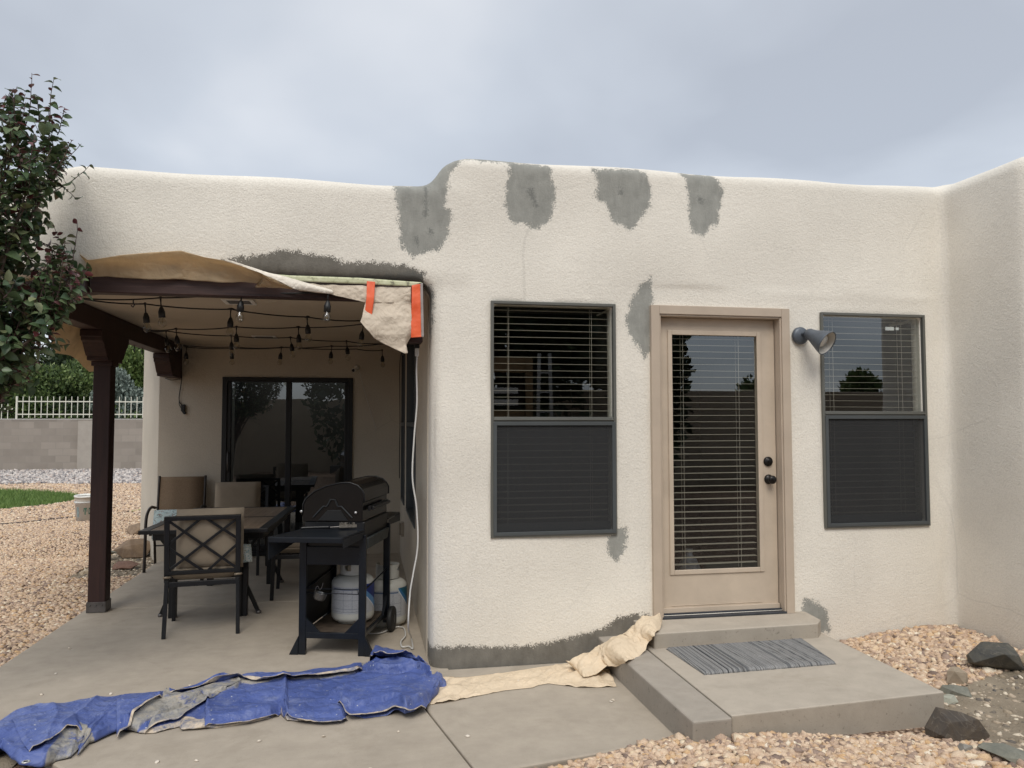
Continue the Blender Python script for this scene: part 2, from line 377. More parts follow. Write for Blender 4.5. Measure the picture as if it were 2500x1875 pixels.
PB = [zpoly(*Z3, [(150, 110), (300, 90), (480, 80), (560, 45), (650, 45), (760, 60), (900, 70), (1000, 95), (1100, 135), (1400, 135), (1600, 155), (1755, 200), (1785, 310), (1700, 330), (1300, 330), (700, 330), (600, 300), (450, 220), (300, 150)]),
      zpoly(*S, [(925, 1408), (960, 1402), (1060, 1402), (1150, 1398), (1230, 1380), (1310, 1358), (1335, 1338), (1372, 1330), (1400, 1330), (1400, 1420), (1250, 1470), (1150, 1480), (935, 1480)])]
DN = [zpoly(*Z8, [(850, 250), (880, 240), (930, 340), (905, 350)]), zpoly(*Z8, [(1350, 230), (1370, 230), (1375, 280), (1350, 280)]),
      zpoly(*Z8, [(1785, 290), (1810, 290), (1805, 330), (1785, 330)]), zpoly(*Z8, [(302, 215), (325, 215), (318, 400), (305, 400)]),
      zpoly(*Z8, [(245, 500), (260, 500), (285, 535), (270, 545)]), zpoly(*Z8, [(328, 455), (350, 455), (350, 478), (330, 478)]),
      zpoly(*Z3, [(1690, 200), (1785, 230), (1780, 330), (1300, 330), (900, 300), (900, 270), (1300, 240)])]
def sdpoly(P, x, z):
    P = np.array(P); d = np.full(len(x), 1e9); ins = np.zeros(len(x), bool); n = len(P)
    for i in range(n):
        a, b_ = P[i], P[(i+1) % n]; e = b_-a; t = np.clip(((x-a[0])*e[0]+(z-a[1])*e[1])/(e@e+1e-12), 0, 1)
        d = np.minimum(d, np.hypot(x-a[0]-e[0]*t, z-a[1]-e[1]*t))
        c = ((a[1] > z) != (b_[1] > z)) & (x < (b_[0]-a[0])*(z-a[1])/(b_[1]-a[1]+1e-12)+a[0]); ins ^= c
    return np.where(ins, d, -d)
for nm, polys in (('patchA', PA), ('patchB', PB), ('dent_shade', DN)):
    v = np.full(len(V), -.5)
    m = (V[:, 1] < .22) & (V[:, 0] < 3.7)
    if nm == 'patchB': m = (V[:, 1] < .30) & (V[:, 0] < 3.7)
    for P in polys: v[m] = np.maximum(v[m], sdpoly(P, V[m, 0], V[m, 2]))
    vattr(me, nm, v)
house = empty('house', (0, 0, 0), 0, 'cream stucco adobe house with grey repair patches, flat parapet roof and covered porch', 'house')
link('stucco_wall', me, M_stucco, house, smooth=True)

def panel(mb, o, u, v, W_, H_, th, holes):
    """rectangular slab o + u*[0,W] + v*[0,H], thickness th along -u x v, with rectangular holes (u0,u1,v0,v1)"""
    o, u, v = Vector(o), Vector(u).normalized(), Vector(v).normalized(); n = u.cross(v)
    us = sorted({0, W_, *[a for q in holes for a in q[:2]]}); vs = sorted({0, H_, *[a for q in holes for a in q[2:]]})
    for i in range(len(us)-1):
        for j in range(len(vs)-1):
            cu, cv = (us[i]+us[i+1])/2, (vs[j]+vs[j+1])/2
            if any(q[0] < cu < q[1] and q[2] < cv < q[3] for q in holes): continue
            c = [o+u*a+v*b_ for a in us[i:i+2] for b_ in vs[j:j+2]]
            solid(mb, c[0], c[2], c[3], c[1], n*(-th))
def solid(mb, a, b_, c, d, off):
    vs = [a, b_, c, d]; vs = vs+[p+off for p in vs]
    mb.add(vs, [(0, 1, 2, 3), (7, 6, 5, 4), (0, 4, 5, 1), (1, 5, 6, 2), (2, 6, 7, 3), (3, 7, 4, 0)])
YB = 4.45
# side wall of the porch (faces -x) with two windows
SW = [(1.52, 2.86, .68, 2.36), (3.35, 4.05, .68, 2.36)]
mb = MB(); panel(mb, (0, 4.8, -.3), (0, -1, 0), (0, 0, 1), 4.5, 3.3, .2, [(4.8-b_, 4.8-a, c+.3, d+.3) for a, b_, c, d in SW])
mb.build('side_wall', M_stucco_dim, house)
SL = (-2.045, -.565, .02, 2.09)
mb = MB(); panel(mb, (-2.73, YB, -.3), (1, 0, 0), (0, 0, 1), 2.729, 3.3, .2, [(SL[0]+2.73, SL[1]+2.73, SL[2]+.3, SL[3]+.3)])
mb.build('back_wall', M_stucco_dim, house)
mb = MB()
for k in range(7):
    a = k/7*radians(72); 
pts = [(-2.60, 4.452), (-2.70, 4.46), (-2.745, 4.50), (-2.775, 4.57), (-3.30, 5.96), (-3.1, 6.3), (-2.2, 6.3), (-2.2, 4.7), (-2.60, 4.66)]
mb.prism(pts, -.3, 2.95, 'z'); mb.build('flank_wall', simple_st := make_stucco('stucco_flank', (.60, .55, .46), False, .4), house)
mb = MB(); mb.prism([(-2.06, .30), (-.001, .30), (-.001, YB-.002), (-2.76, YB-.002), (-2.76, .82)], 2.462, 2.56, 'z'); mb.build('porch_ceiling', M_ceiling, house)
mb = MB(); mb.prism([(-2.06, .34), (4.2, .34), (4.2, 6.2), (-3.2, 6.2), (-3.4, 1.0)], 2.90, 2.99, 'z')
mb.prism([(-2.78, .80), (-2.76, .80), (-2.76, YB-.003), (-2.78, YB-.003)], 2.462, 2.9, 'z'); mb.build('roof', M_stucco_dim, house)
# hidden room walls so that the rooms behind the glass are dark boxes
mb = MB(); mb.box(.2, 4.2, 4.2, 4.3, -.3, 2.9); mb.box(4.2, 4.3, .3, 4.2, -.3, 2.9); mb.box(.21, 4.2, .37, 4.2, .0, .2)
mb.box(1.36, 1.42, .37, 1.6, .2, 2.9); mb.box(2.56, 2.62, .37, 1.6, .2, 2.9)
mb.box(-2.3, 0, 7.5, 7.6, -.3, 2.9); mb.box(-2.4, -2.3, 4.66, 7.6, -.3, 2.9); mb.box(.0, .1, 4.66, 7.6, -.3, 2.9); mb.box(-2.3, 0, 4.66, 7.5, -.3, .02)
mb.build('room_walls', M_dark, house)

# ------------------------------------------------------------------ windows
def rectframe(mb, x0, x1, z0, z1, w_, y0, y1):
    mb.box(x0, x0+w_, y0, y1, z0, z1); mb.box(x1-w_, x1, y0, y1, z0, z1)
    mb.box(x0+w_, x1-w_, y0, y1, z0, z0+w_); mb.box(x0+w_, x1-w_, y0, y1, z1-w_, z1)
def blinds(x0, x1, z0, z1, yb, parent, xs, pitch=.0445, tilt=.04):
    mb = MB(); n = int((z1-z0)/pitch)
    for k in range(n):
        z = z1-.03-k*pitch; t = tilt+random.uniform(-.02, .02); dz = sin(t)*.02; s = random.uniform(-.0015, .0015)
        mb.add([(x0, yb, z-dz+s), (x1, yb, z-dz-s), (x1, yb+.04, z+dz-s), (x0, yb+.04, z+dz+s), (x0, yb, z-dz+s+.0024), (x1, yb, z-dz-s+.0024), (x1, yb+.04, z+dz-s+.0024), (x0, yb+.04, z+dz+s+.0024)],
               [(3, 2, 1, 0), (4, 5, 6, 7), (0, 1, 5, 4), (1, 2, 6, 5), (2, 3, 7, 6), (3, 0, 4, 7)])
    bl = mb.build('blind', M_blind, parent)
    for x in xs:
        mb = MB(); mb.tube([(x, yb-.003, z0), (x, yb-.003, z1)], .0012, 5); mb.tube([(x, yb+.043, z0), (x, yb+.043, z1)], .0018, 5)
        mb.build('blind_cord', M_cord, bl)
    return bl
random.seed(3)
def window(x0, x1, z0, z1, zm, deep):
    mb = MB(); y0, y1 = -.012+deep, .06
    f = .019
    rectframe(mb, x0, x1, z0, z1, f, y0, y1); mb.box(x0+f, x1-f, y0+.006, y1, zm-.005, zm+.030)
    mb.box(x0+f, x1-f, y0-.004, y1-.004, zm+.008, zm+.018)
    fr = mb.build('window', M_alu, house, bevel=.002)
    for yq, za_, zb_ in ((.030, zm+.03, z1-f), (.042, z0+f, zm-.005)):
        mb = MB(); mb.add([(x0+f, yq, za_), (x1-f, yq, za_), (x1-f, yq, zb_), (x0+f, yq, zb_)], [(0, 1, 2, 3)]); mb.build('glass', M_glass if not deep else M_glassbright, fr)
    sf = MB(); rectframe(sf, x0+.016, x1-.010, z0+.012, zm-.002, .023, y0-.006, y0+.012); s_ = sf.build('screen_frame', M_aludk, fr, bevel=.0015)
    sc = MB(); sc.add([(x0+.039, y0+.006, z0+.035), (x1-.033, y0+.006, z0+.035), (x1-.033, y0+.006, zm-.025), (x0+.039, y0+.006, zm-.025)], [(0, 1, 2, 3)])
    sc.build('screen', M_screen, fr)
    rl = MB(); rl.box(x0+.039, x1-.033, .036, .04, z0+.035, z0+.085); rl.build('sash_rail', M_aludk, fr)
    rv = MB(); rv.box(x0+.0222, x0+.026, .115, .362, z0+.026, z1-.026); rv.box(x1-.026, x1-.0222, .115, .362, z0+.026, z1-.026); rv.box(x0+.026, x1-.026, .115, .362, z0+.0222, z0+.026); rv.box(x0+.026, x1-.026, .115, .362, z1-.026, z1-.0222); rv.build('shade_liner', M_dark, fr)  # dark liner added over the jambs, its black colour standing in for shade
    blinds(x0+.03, x1-.03, z0+.03, z1-.02, .062, fr, (x0+.13, x1-.15))
    return fr
w1 = window(.385, 1.235, .813, 2.352, 1.562, 0)
w2 = window(2.757, 3.593, .812, 2.338, 1.605, .004)
mb = MB(); mb.box(3.30, 3.37, .037, .039, 2.225, 2.25); mb.box(3.385, 3.41, .037, .039, 2.228, 2.248); mb.build('sticker', simple('sticker_white', (.8, .82, .82), .6), w2)
# side windows of the porch
for a, b_, c, d in SW:
    mb = MB(); rot = Matrix.Rotation(-pi/2, 4, 'Z')
    for q in ((a, a+.03, c, d), (b_-.03, b_, c, d), (a+.03, b_-.03, c, c+.03), (a+.03, b_-.03, d-.03, d), (a+.03, b_-.03, (c+d)/2, (c+d)/2+.04)):
        mb.box(-.012, .06, q[0], q[1], q[2], q[3])
    fr = mb.build('side_window', M_aludk, house, bevel=.002)
    g = MB(); g.add([(.03, a+.03, c+.03), (.03, b_-.03, c+.03), (.03, b_-.03, d-.03), (.03, a+.03, d-.03)], [(0, 1, 2, 3)]); g.build('glass', M_glass, fr)
    g = MB(); g.box(.10, .105, a+.01, b_-.01, c+.01, d-.01); g.build('blind', simple('side_blind', (.16, .14, .12), .8), fr)
# sliding door
x0, x1, z0, z1 = SL
mb = MB(); y0, y1 = YB-.02, YB+.09
rectframe(mb, x0, x1, z0, z1, .055, y0, y1); mid = -1.305
mb.box(mid-.03, mid+.03, y0+.01, y1, z0+.055, z1-.055)
mb.box(x0+.055, x0+.095, y0+.02, y1, z0+.055, z1-.055); mb.box(x1-.095, x1-.055, y0+.03, y1, z0+.055, z1-.055)
mb.box(x0+.095, mid-.03, y0+.02, y1, z0+.055, z0+.12); mb.box(mid+.03, x1-.095, y0+.03, y1, z0+.055, z0+.12)
sl = mb.build('sliding_door', M_black, house, bevel=.003)
for a_, b_, yq in ((x0+.095, mid-.03, YB+.04), (mid+.03, x1-.095, YB+.05)):
    g = MB(); g.add([(a_, yq, z0+.12), (b_, yq, z0+.12), (b_, yq, z1-.055), (a_, yq, z1-.055)], [(0, 1, 2, 3)]); g.build('glass', M_glassdark, sl)
hd = MB(); hd.tube([(x0+.075, YB-.01, 1.0), (x0+.075, YB-.045, 1.02), (x0+.075, YB-.045, 1.2), (x0+.075, YB-.01, 1.22)], .008, 8); hd.build('handle', M_steel, sl, smooth=True)

# ------------------------------------------------------------------ entry door
cx0, cx1, cz0, cz1 = 1.480, 2.502, .245, 2.352
W_ = .060
mb = MB()
for (a, b_, q, r_) in ((cx0, cx0+W_, cz0, cz1), (cx1-W_, cx1, cz0, cz1), (cx0+W_, cx1-W_, cz1-W_, cz1)):
    mb.box(a, b_, -.028, .03, q, r_)
mb.box(cx0+W_, cx0+W_+.012, -.018, .03, cz0, cz1-W_); mb.box(cx1-W_-.012, cx1-W_, -.018, .03, cz0, cz1-W_); mb.box(cx0+W_+.012, cx1-W_-.012, -.018, .03, cz1-W_-.012, cz1-W_)
mb.box(cx1-W_-.012, cx1-.03, .03, .13, cz0, cz1-.05); mb.box(cx0+.03, cx0+W_+.012, .03, .13, cz0, cz1-.05); mb.box(cx0+W_+.012, cx1-W_-.012, .03, .13, cz1-W_-.012, cz1-.03)
dfr = mb.build('door_frame', M_trim_in, house, bevel=.003)
X0, X1, ZA, ZB = 1.557, 2.424, .262, 2.277   # slab
gx0, gx1, gz0, gz1 = 1.650, 2.296, .545, 2.168
mb = MB(); ya, yb = .055, .10
mb.box(X0, gx0, ya, yb, ZA, ZB); mb.box(gx1, X1, ya, yb, ZA, ZB); mb.box(gx0, gx1, ya, yb, ZA, gz0); mb.box(gx0, gx1, ya, yb, gz1, ZB)
door = mb.build('entry_door', M_trim, house)
mb = MB(); rectframe(mb, gx0-.024, gx1+.024, gz0-.024, gz1+.024, .032, ya-.010, ya-.0005)
mb.build('glazing_bead', M_trim, door, bevel=.004)
mb = MB(); mb.box(gx0-.016, gx1+.01, ya-.004, ya-.0005, ZA+.05, ZA+.054)
mb.box(X0, X1, ya-.02, ya-.0008, ZA+.002, ZA+.04); mb.build('door_sweep', M_trim, door, bevel=.002)
g = MB(); g.add([(gx0, ya+.01, gz0), (gx1, ya+.01, gz0), (gx1, ya+.01, gz1), (gx0, ya+.01, gz1)], [(0, 1, 2, 3)]); g.build('glass', M_glassbright, door)
blinds(gx0+.01, gx1-.01, gz0, gz1, ya+.03, door, (gx0+.10, gx1-.13), .0445)
def knob(x, z, prof, name):
    mb = MB(); mb.lathe(prof, 24, Matrix.Translation((x, ya, z)) @ Matrix.Rotation(pi/2, 4, 'X'))
    return mb.build(name, M_knob, door, smooth=True)
M_knob = simple('oil_rubbed_bronze', (.018, .016, .015), .3, .6, .2, 20)
knob(2.363, 1.282, [(.034, 0), (.034, .006), (.030, .014), (.022, .016), (.020, .024), (.012, .026), (.001, .026)], 'deadbolt')
knob(2.366, 1.158, [(.034, 0), (.034, .005), (.028, .014), (.014, .018), (.012, .035), (.022, .040), (.029, .050), (.029, .058), (.022, .066), (.001, .068)], 'doorknob')
mb = MB(); mb.box(cx0+.062, cx1-.062, -.03, .12, .2455, .259); mb.box(cx0+.062, cx1-.062, .02, .05, .259, .272); mb.build('threshold', simple('threshold_grey', (.06, .065, .075), .35, .5, .2, 9), house, bevel=.003)

# ------------------------------------------------------------------ porch woodwork
px0, px1, py0, py1 = -2.64, -2.505, 1.985, 2.12
mb = MB(); mb.box(px0, px1, py0, py1, .006, 2.08); post = mb.build('porch_post', M_wood, house, bevel=.006)
mb = MB()
for a, b_ in ((px0-.006, px0), (px1, px1+.006)): mb.box(a, b_, py0-.006, py1+.006, .004, .088)
mb.box(px0, px1, py0-.006, py0, .004, .088); mb.box(px0, px1, py1, py1+.006, .004, .088)
pb = mb.build('post_base', M_steel, post, bevel=.001)
for x in (-.045, 0, .045):
    mb = MB(); mb.lathe([(.007, 0), (.007, .004), (.004, .007), (.001, .007)], 6, Matrix.Translation((-2.572+x, py0-.006, .062)) @ Matrix.Rotation(pi/2, 4, 'X')); mb.build('bolt', M_steel, pb)
# carved bracket (zapata) lying along the side beam over the post; profile in (y, z)
def zap(yc, L, zt, x0, x1, half=0):
    p = [(L, zt), (L, zt-.055), (L-.02, zt-.055), (L-.025, zt-.085), (L-.06, zt-.10), (L-.12, zt-.175), (L-.145, zt-.20), (L-.17, zt-.205), (L-.17, zt-.235)]
    if half == 0: poly = [(yc+a, b_) for a, b_ in p]+[(yc-a, b_) for a, b_ in p[::-1]]
    elif half > 0: poly = [(yc, zt)]+[(yc+a, b_) for a, b_ in p]+[(yc, p[-1][1])]
    else: poly = [(yc, zt)]+[(yc-a, b_) for a, b_ in p]+[(yc, p[-1][1])]
    return poly
mb = MB(); mb.prism(zap(2.052, .36, 2.303, 0, 0), -2.655, -2.49, 'x'); mb.box(-2.655, -2.49, 1.97, 2.135, 2.03, 2.08)

mb.build('post_bracket', M_wood, post, bevel=.005)
mb = MB(); mb.prism(zap(4.448, .60, 2.303, 0, 0, -1), -2.655, -2.49, 'x'); mb.build('wall_bracket', M_wood, house, bevel=.005)
mb = MB(); mb.prism(zap(-.05, .38, 2.315, 0, 0, -1), .09, .25, 'y'); mb.build('wall_bracket', M_wood, house, bevel=.005)
mb = MB(); mb.box(-2.645, -2.50, .62, 4.448, 2.303, 2.458); mb.build('side_beam', M_wood, house, bevel=.006)
mb = MB(); mb.box(-2.06, -.05, .075, .17, 2.345, 2.461); mb.build('front_beam', M_woodx, house, bevel=.006)
mb = MB(); d = Vector((-.75, .565, 0)).normalized(); a = Vector((-2.055, .125, 2.403)); mb.bar(a, a+d*2.0, .1, .116); mb.build('corner_beam', M_woodx, house, bevel=.006)
M_white = simple('white_metal', (.82, .80, .74), .5, 0, .06)
def vent(x0, x1, y0, y1):
    mb = MB(); z = 2.461
    mb.box(x0, x1, y0, y0+.025, z-.008, z); mb.box(x0, x1, y1-.025, y1, z-.008, z); mb.box(x0, x0+.03, y0+.025, y1-.025, z-.008, z); mb.box(x1-.03, x1, y0+.025, y1-.025, z-.008, z)
    v = mb.build('ceiling_vent', M_white, house, bevel=.001)
    mb = MB(); n = 7
    for k in range(n):
        yy = y0+.028+(y1-y0-.056)*k/(n-1); mb.box(x0+.03, x1-.03, yy-.003, yy+.003, z-.006, z-.001)
    mb.box(x0+.03, x1-.03, y0+.025, y1-.025, z-.0009, z-.0003); mb.build('louvre', simple('vent_grey', (.22, .22, .21), .6), v)
vent(-1.46, -1.235, .94, 1.17); vent(-1.585, -1.345, 3.36, 3.60)
# eye hooks under the side beam
for yy in (3.05, 3.32):
    mk = MB(); mk.tube([(-2.62, yy+.022*cos(a), 2.262+.022*sin(a)) for a in np.linspace(pi/2, pi/2+2*pi, 15)], .004, 6, False); mk.tube([(-2.62, yy, 2.284), (-2.62, yy, 2.305)], .004, 6); mk.build('eye_hook', M_rubber, house, smooth=True)
mk = MB(); mk.tube([(-1.83, .14, 2.32), (-1.83, .14, 2.30), (-1.822, .14, 2.285), (-1.83, .14, 2.27), (-1.842, .14, 2.28)], .004, 6); mk.build('eye_hook', M_rubber, house, smooth=True)
# ------------------------------------------------------------------ terrain
def gh(x, y):
    """ground height"""
    x = np.asarray(x, float); y = np.asarray(y, float)
    s = lambda t: np.clip(t, 0, 1)**2*(3-2*np.clip(t, 0, 1))
    z = -.035+.20*s((y-9)/11)                                   # back yard rises to the block wall
    r = s((x-1.0)/1.6)
    z = z+r*(.02+.10*s((x-2.55)/.9)*s((y+1.35)/1.0))            # gravel banked against the right wing
    z = z+.085*np.exp(-((x-1.35)/.55)**2)*s((-1.15-y)/.3)*s((y+2.6)/.9)
    z = z-.03*s((y+1.9)/-2)
    return z
def sheet(name, xs, ys, mat, off=0, kind='structure', jit=.004, seed=1):
    X, Y = np.meshgrid(xs, ys, indexing='ij'); Zv = gh(X, Y)+off+jit*(fbm(X*6, Y*6, seed)-.5)*2
    V = np.stack([X, Y, Zv], -1).reshape(-1, 3); nx, ny = X.shape
    i = (np.arange(nx-1)[:, None]*ny+np.arange(ny-1)[None, :]).ravel()
    me = npmesh(name, V, np.stack([i, i+ny, i+ny+1, i+1], 1)); o = link(name, me, mat, smooth=True); tag(o, kind=kind); return o
def gravel_mat(name, cols, sc, bs=1.0, soil=(.2, .15, .11)):
    m, t, b = material(name, cols[0], .9, spec=.2)
    v = N(t, 'ShaderNodeTexVoronoi'); v.inputs['Scale'].default_value = sc
    c = N(t, 'ShaderNodeTexCoord'); t.links.new(c.outputs['Object'], v.inputs['Vector'])
    sp = N(t, 'ShaderNodeSeparateColor'); t.links.new(v.outputs['Color'], sp.inputs[0])
    cc = ramp(t, sp.outputs[0], [(i/(len(cols)-1), q) for i, q in enumerate(cols)])
    dk = ramp(t, v.outputs['Distance'], [(.25, (1, 1, 1)), (.62, (.35, .3, .27))])
    t.links.new(mixc(t, 1.0, cc, dk, 'MULTIPLY'), b.inputs['Base Color'])
    bump(t, b, mth(t, 'MULTIPLY', v.outputs['Distance'], -1), bs, .02); return m
TAN = [(.36, .24, .16), (.50, .36, .25), (.24, .17, .14), (.60, .46, .34), (.42, .29, .20)]
M_gravel_bed = gravel_mat('gravel_bed', TAN, 42)
M_soil = None
m, t, b = material('ground_soil', (.2, .16, .12), .95, spec=.1)
nn = noise(t, 3, 6, .65); t.links.new(ramp(t, nn, [(.3, (.20, .165, .12)), (.7, (.34, .285, .215))]), b.inputs['Base Color']); bump(t, b, noise(t, 40, 4, .7), .8, .02); M_soil = m
xs = np.concatenate([np.linspace(-900, -20, 12), np.linspace(-19, 12, 125), np.linspace(14, 900, 12)])
ys = np.concatenate([np.linspace(-900, -14, 10), np.linspace(-13, 26, 157), np.linspace(30, 900, 12)])
sheet('ground', xs, ys, M_gravel_bed)

# real stones on top of the beds -------------------------------------------------
import itertools
ICO = None
def ico():
    p = (1+5**.5)/2
    v = np.array([(-1, p, 0), (1, p, 0), (-1, -p, 0), (1, -p, 0), (0, -1, p), (0, 1, p), (0, -1, -p), (0, 1, -p), (p, 0, -1), (p, 0, 1), (-p, 0, -1), (-p, 0, 1)], float); v /= np.linalg.norm(v[0])
    f = np.array([(0, 11, 5), (0, 5, 1), (0, 1, 7), (0, 7, 10), (0, 10, 11), (1, 5, 9), (5, 11, 4), (11, 10, 2), (10, 7, 6), (7, 1, 8), (3, 9, 4), (3, 4, 2), (3, 2, 6), (3, 6, 8), (3, 8, 9), (4, 9, 5), (2, 4, 11), (6, 2, 10), (8, 6, 7), (9, 8, 1)])
    return v, f
IV, IF = ico()
OV = np.array([(1, 0, 0), (-1, 0, 0), (0, 1, 0), (0, -1, 0), (0, 0, 1), (0, 0, -1)], float); OF = np.array([(0, 2, 4), (2, 1, 4), (1, 3, 4), (3, 0, 4), (2, 0, 5), (1, 2, 5), (3, 1, 5), (0, 3, 5)])
rng = np.random.default_rng(5)
def stones(P, size, base=IV, faces=IF, flat=.62, jit=.28):
    n = len(P); k = len(base)
    V = np.tile(base, (n, 1, 1))*(1+rng.uniform(-jit, jit, (n, k, 1)))
    sc = size[:, None]*rng.uniform(.65, 1.15, (n, 3)); sc[:, 2] *= flat; V = V*sc[:, None, :]
    a = rng.uniform(0, 2*pi, n); tx = rng.normal(0, .35, n)
    c, s = np.cos(tx)[:, None], np.sin(tx)[:, None]; y, z = V[..., 1]*c-V[..., 2]*s, V[..., 1]*s+V[..., 2]*c; V[..., 1], V[..., 2] = y, z
    c, s = np.cos(a)[:, None], np.sin(a)[:, None]; x, y = V[..., 0]*c-V[..., 1]*s, V[..., 0]*s+V[..., 1]*c; V[..., 0], V[..., 1] = x, y
    V = V+P[:, None, :]
    F_ = faces[None]+(np.arange(n)*k)[:, None, None]
    return V.reshape(-1, 3), F_.reshape(-1, 3), np.repeat(rng.uniform(0, 1, n), k)
def stonemat(name, stops, rough=.85):
    m, t, b = material(name, (.5, .4, .3), rough, spec=.25)
    c = ramp(t, attr(t, 'tone'), stops); n_ = noise(t, 160, 3, .6)
    t.links.new(mixc(t, .35, c, ramp(t, n_, [(.3, (.25, .18, .13)), (.7, (.85, .72, .6))]), 'OVERLAY'), b.inputs['Base Color']); return m
M_stone = stonemat('tan_gravel', [(0, (.15, .115, .10)), (.08, (.31, .245, .21)), (.22, (.46, .355, .275)), (.42, (.585, .465, .35)), (.60, (.67, .55, .43)), (.76, (.52, .395, .29)), (.86, (.58, .41, .24)), (1, (.78, .71, .60))])
M_grey = stonemat('grey_gravel', [(0, (.13, .13, .14)), (.3, (.30, .30, .31)), (.6, (.48, .46, .45)), (.85, (.62, .60, .58)), (1, (.40, .33, .30))])
SLABX0 = -2.70
def in_slab(x, y):
    a = (x > SLABX0+.0) & (x < 1.35) & (y > -1.45+(x+1.8)*0) & (y < 4.5)
    front = np.where(x < 1.2, -1.50+.255*np.clip((x-.2), 0, 1.0)*.9, -1.46)
    a = (x > SLABX0) & (x < 1.33) & (y > front) & (y < 4.5)
    a &= ~((x+2.70)+(y+.10) < -.0)           # chamfered corner, lower left
    b_ = (x > 1.2) & (x < 2.575) & (y > -1.455) & (y < 0)
    hs = (x > 0) & (x < 3.79) & (y > -.01)
    return a | b_ | hs | (x > 3.75)
def lawn_in(x, y):
    return ((x+10.6)/4.45)**2+((y-12.1)/2.35)**2 < 1
def dirt_in(x, y):   # bare soil strip at the right, and under the tree at the left
    d = (x-2.50)*.80-(y+1.45)*.60
    return ((x > 2.60) & (y < -.93+(x-3)*.25) & (y > -1.62-(x-2.5)*1.6+.12*np.sin(x*9))) | ((x < -2.0) & (y < -.35) & (x > -4) & (x+y < -2.75)) | ((x < -2.72) & (x > -3.4) & (y > 3.7) & (y < 5.6))
def scatter(x0, x1, y0, y1, dens, size, keep, zoff, **k):
    n = int((x1-x0)*(y1-y0)*dens); x = rng.uniform(x0, x1, n); y = rng.uniform(y0, y1, n); m = keep(x, y); x, y = x[m], y[m]
    sz = size*rng.uniform(.6, 1.35, len(x)); P = np.stack([x, y, gh(x, y)+sz*zoff], 1)
    return stones(P, sz, **k)
def joinmesh(name, parts, mat, label, cat, kind='stuff'):
    o = 0; VV, FF, TT = [], [], []
    for V, F_, T in parts: VV.append(V); FF.append(F_+o); TT.append(T); o += len(V)
    me = npmesh(name, np.concatenate(VV), np.concatenate(FF)); vattr(me, 'tone', np.concatenate(TT)); ob = link(name, me, mat); tag(ob, label, cat, kind=kind); return ob
free = lambda x, y: ~in_slab(x, y) & ~dirt_in(x, y) & ~lawn_in(x, y)
parts = [scatter(.0, 3.75, -2.6, 0, 4000, .0185, free, .4, flat=.7, jit=.40), scatter(.0, 3.75, -2.6, 0, 5000, .009, free, .9, base=OV, faces=OF), scatter(.2, 3.75, -2.6, 0, 260, .030, free, .35, flat=.6, jit=.40),
         scatter(-4.6, -2.70, -1.2, 5, 2900, .0195, free, .4, jit=.36),
         scatter(-7, -2.6, 4.4, 9, 1500, .020, free, .3, base=OV, faces=OF),
         scatter(-11, -4.6, 1, 9, 500, .022, free, .3, base=OV, faces=OF),
         scatter(-13, -4.0, 9, 15.5, 800, .028, free, .3, base=OV, faces=OF)]
joinmesh('gravel', parts, M_stone, 'tan and pink crushed gravel covering the yard beside the slabs', 'gravel')
parts = [scatter(-18, -4.0, 15.2, 19.9, 330, .055, lambda x, y: y > 15.3+.3*np.sin(x*1.3), .3, base=OV, faces=OF)]
sheet('rock_bed', np.linspace(-22, -1, 60), np.linspace(15.3, 20.1, 20), gravel_mat('rock_bed_grey', [(.3, .3, .3), (.45, .44, .42), (.2, .2, .2)], 12), off=.012)
joinmesh('river_rock', parts, M_grey, 'pale grey crushed rock band in front of the block wall', 'gravel')
# bare soil patches, a few mm above the ground sheet
def patch_sheet(name, inside, x0, x1, y0, y1, mat, off, n=90, kind='structure'):
    xs, ys = np.linspace(x0, x1, n), np.linspace(y0, y1, n); X, Y = np.meshgrid(xs, ys, indexing='ij'); keep = inside((X[:-1, :-1]+X[1:, 1:])/2, (Y[:-1, :-1]+Y[1:, 1:])/2)
    V = np.stack([X, Y, gh(X, Y)+off+.012*(fbm(X*9, Y*9, 4)-.4)], -1).reshape(-1, 3)
    i = (np.arange(n-1)[:, None]*n+np.arange(n-1)[None, :])[keep]
    me = npmesh(name, V, np.stack([i, i+n, i+n+1, i+1], 1)); return tag(link(name, me, mat, smooth=True), kind=kind)
patch_sheet('soil', dirt_in, -4.2, 4.2, -3.2, 5.7, M_soil, .008, 260)
joinmesh('soil_pebbles', [scatter(2.4, 3.75, -2.6, -.8, 2600, .0085, lambda x, y: dirt_in(x, y), .3), scatter(2.4, 3.75, -2.6, -.8, 420, .019, lambda x, y: dirt_in(x, y), .2), scatter(-4, -2, -1.6, -.3, 500, .009, lambda x, y: dirt_in(x, y), .3), scatter(-3.4, -2.7, 3.6, 5.6, 400, .02, lambda x, y: dirt_in(x, y), .3)],
         stonemat('pebbles', [(0, (.10, .10, .10)), (.4, (.30, .26, .20)), (.7, (.46, .40, .32)), (1, (.72, .66, .56))]), 'small grey and cream pebbles scattered over the bare soil', 'pebbles')
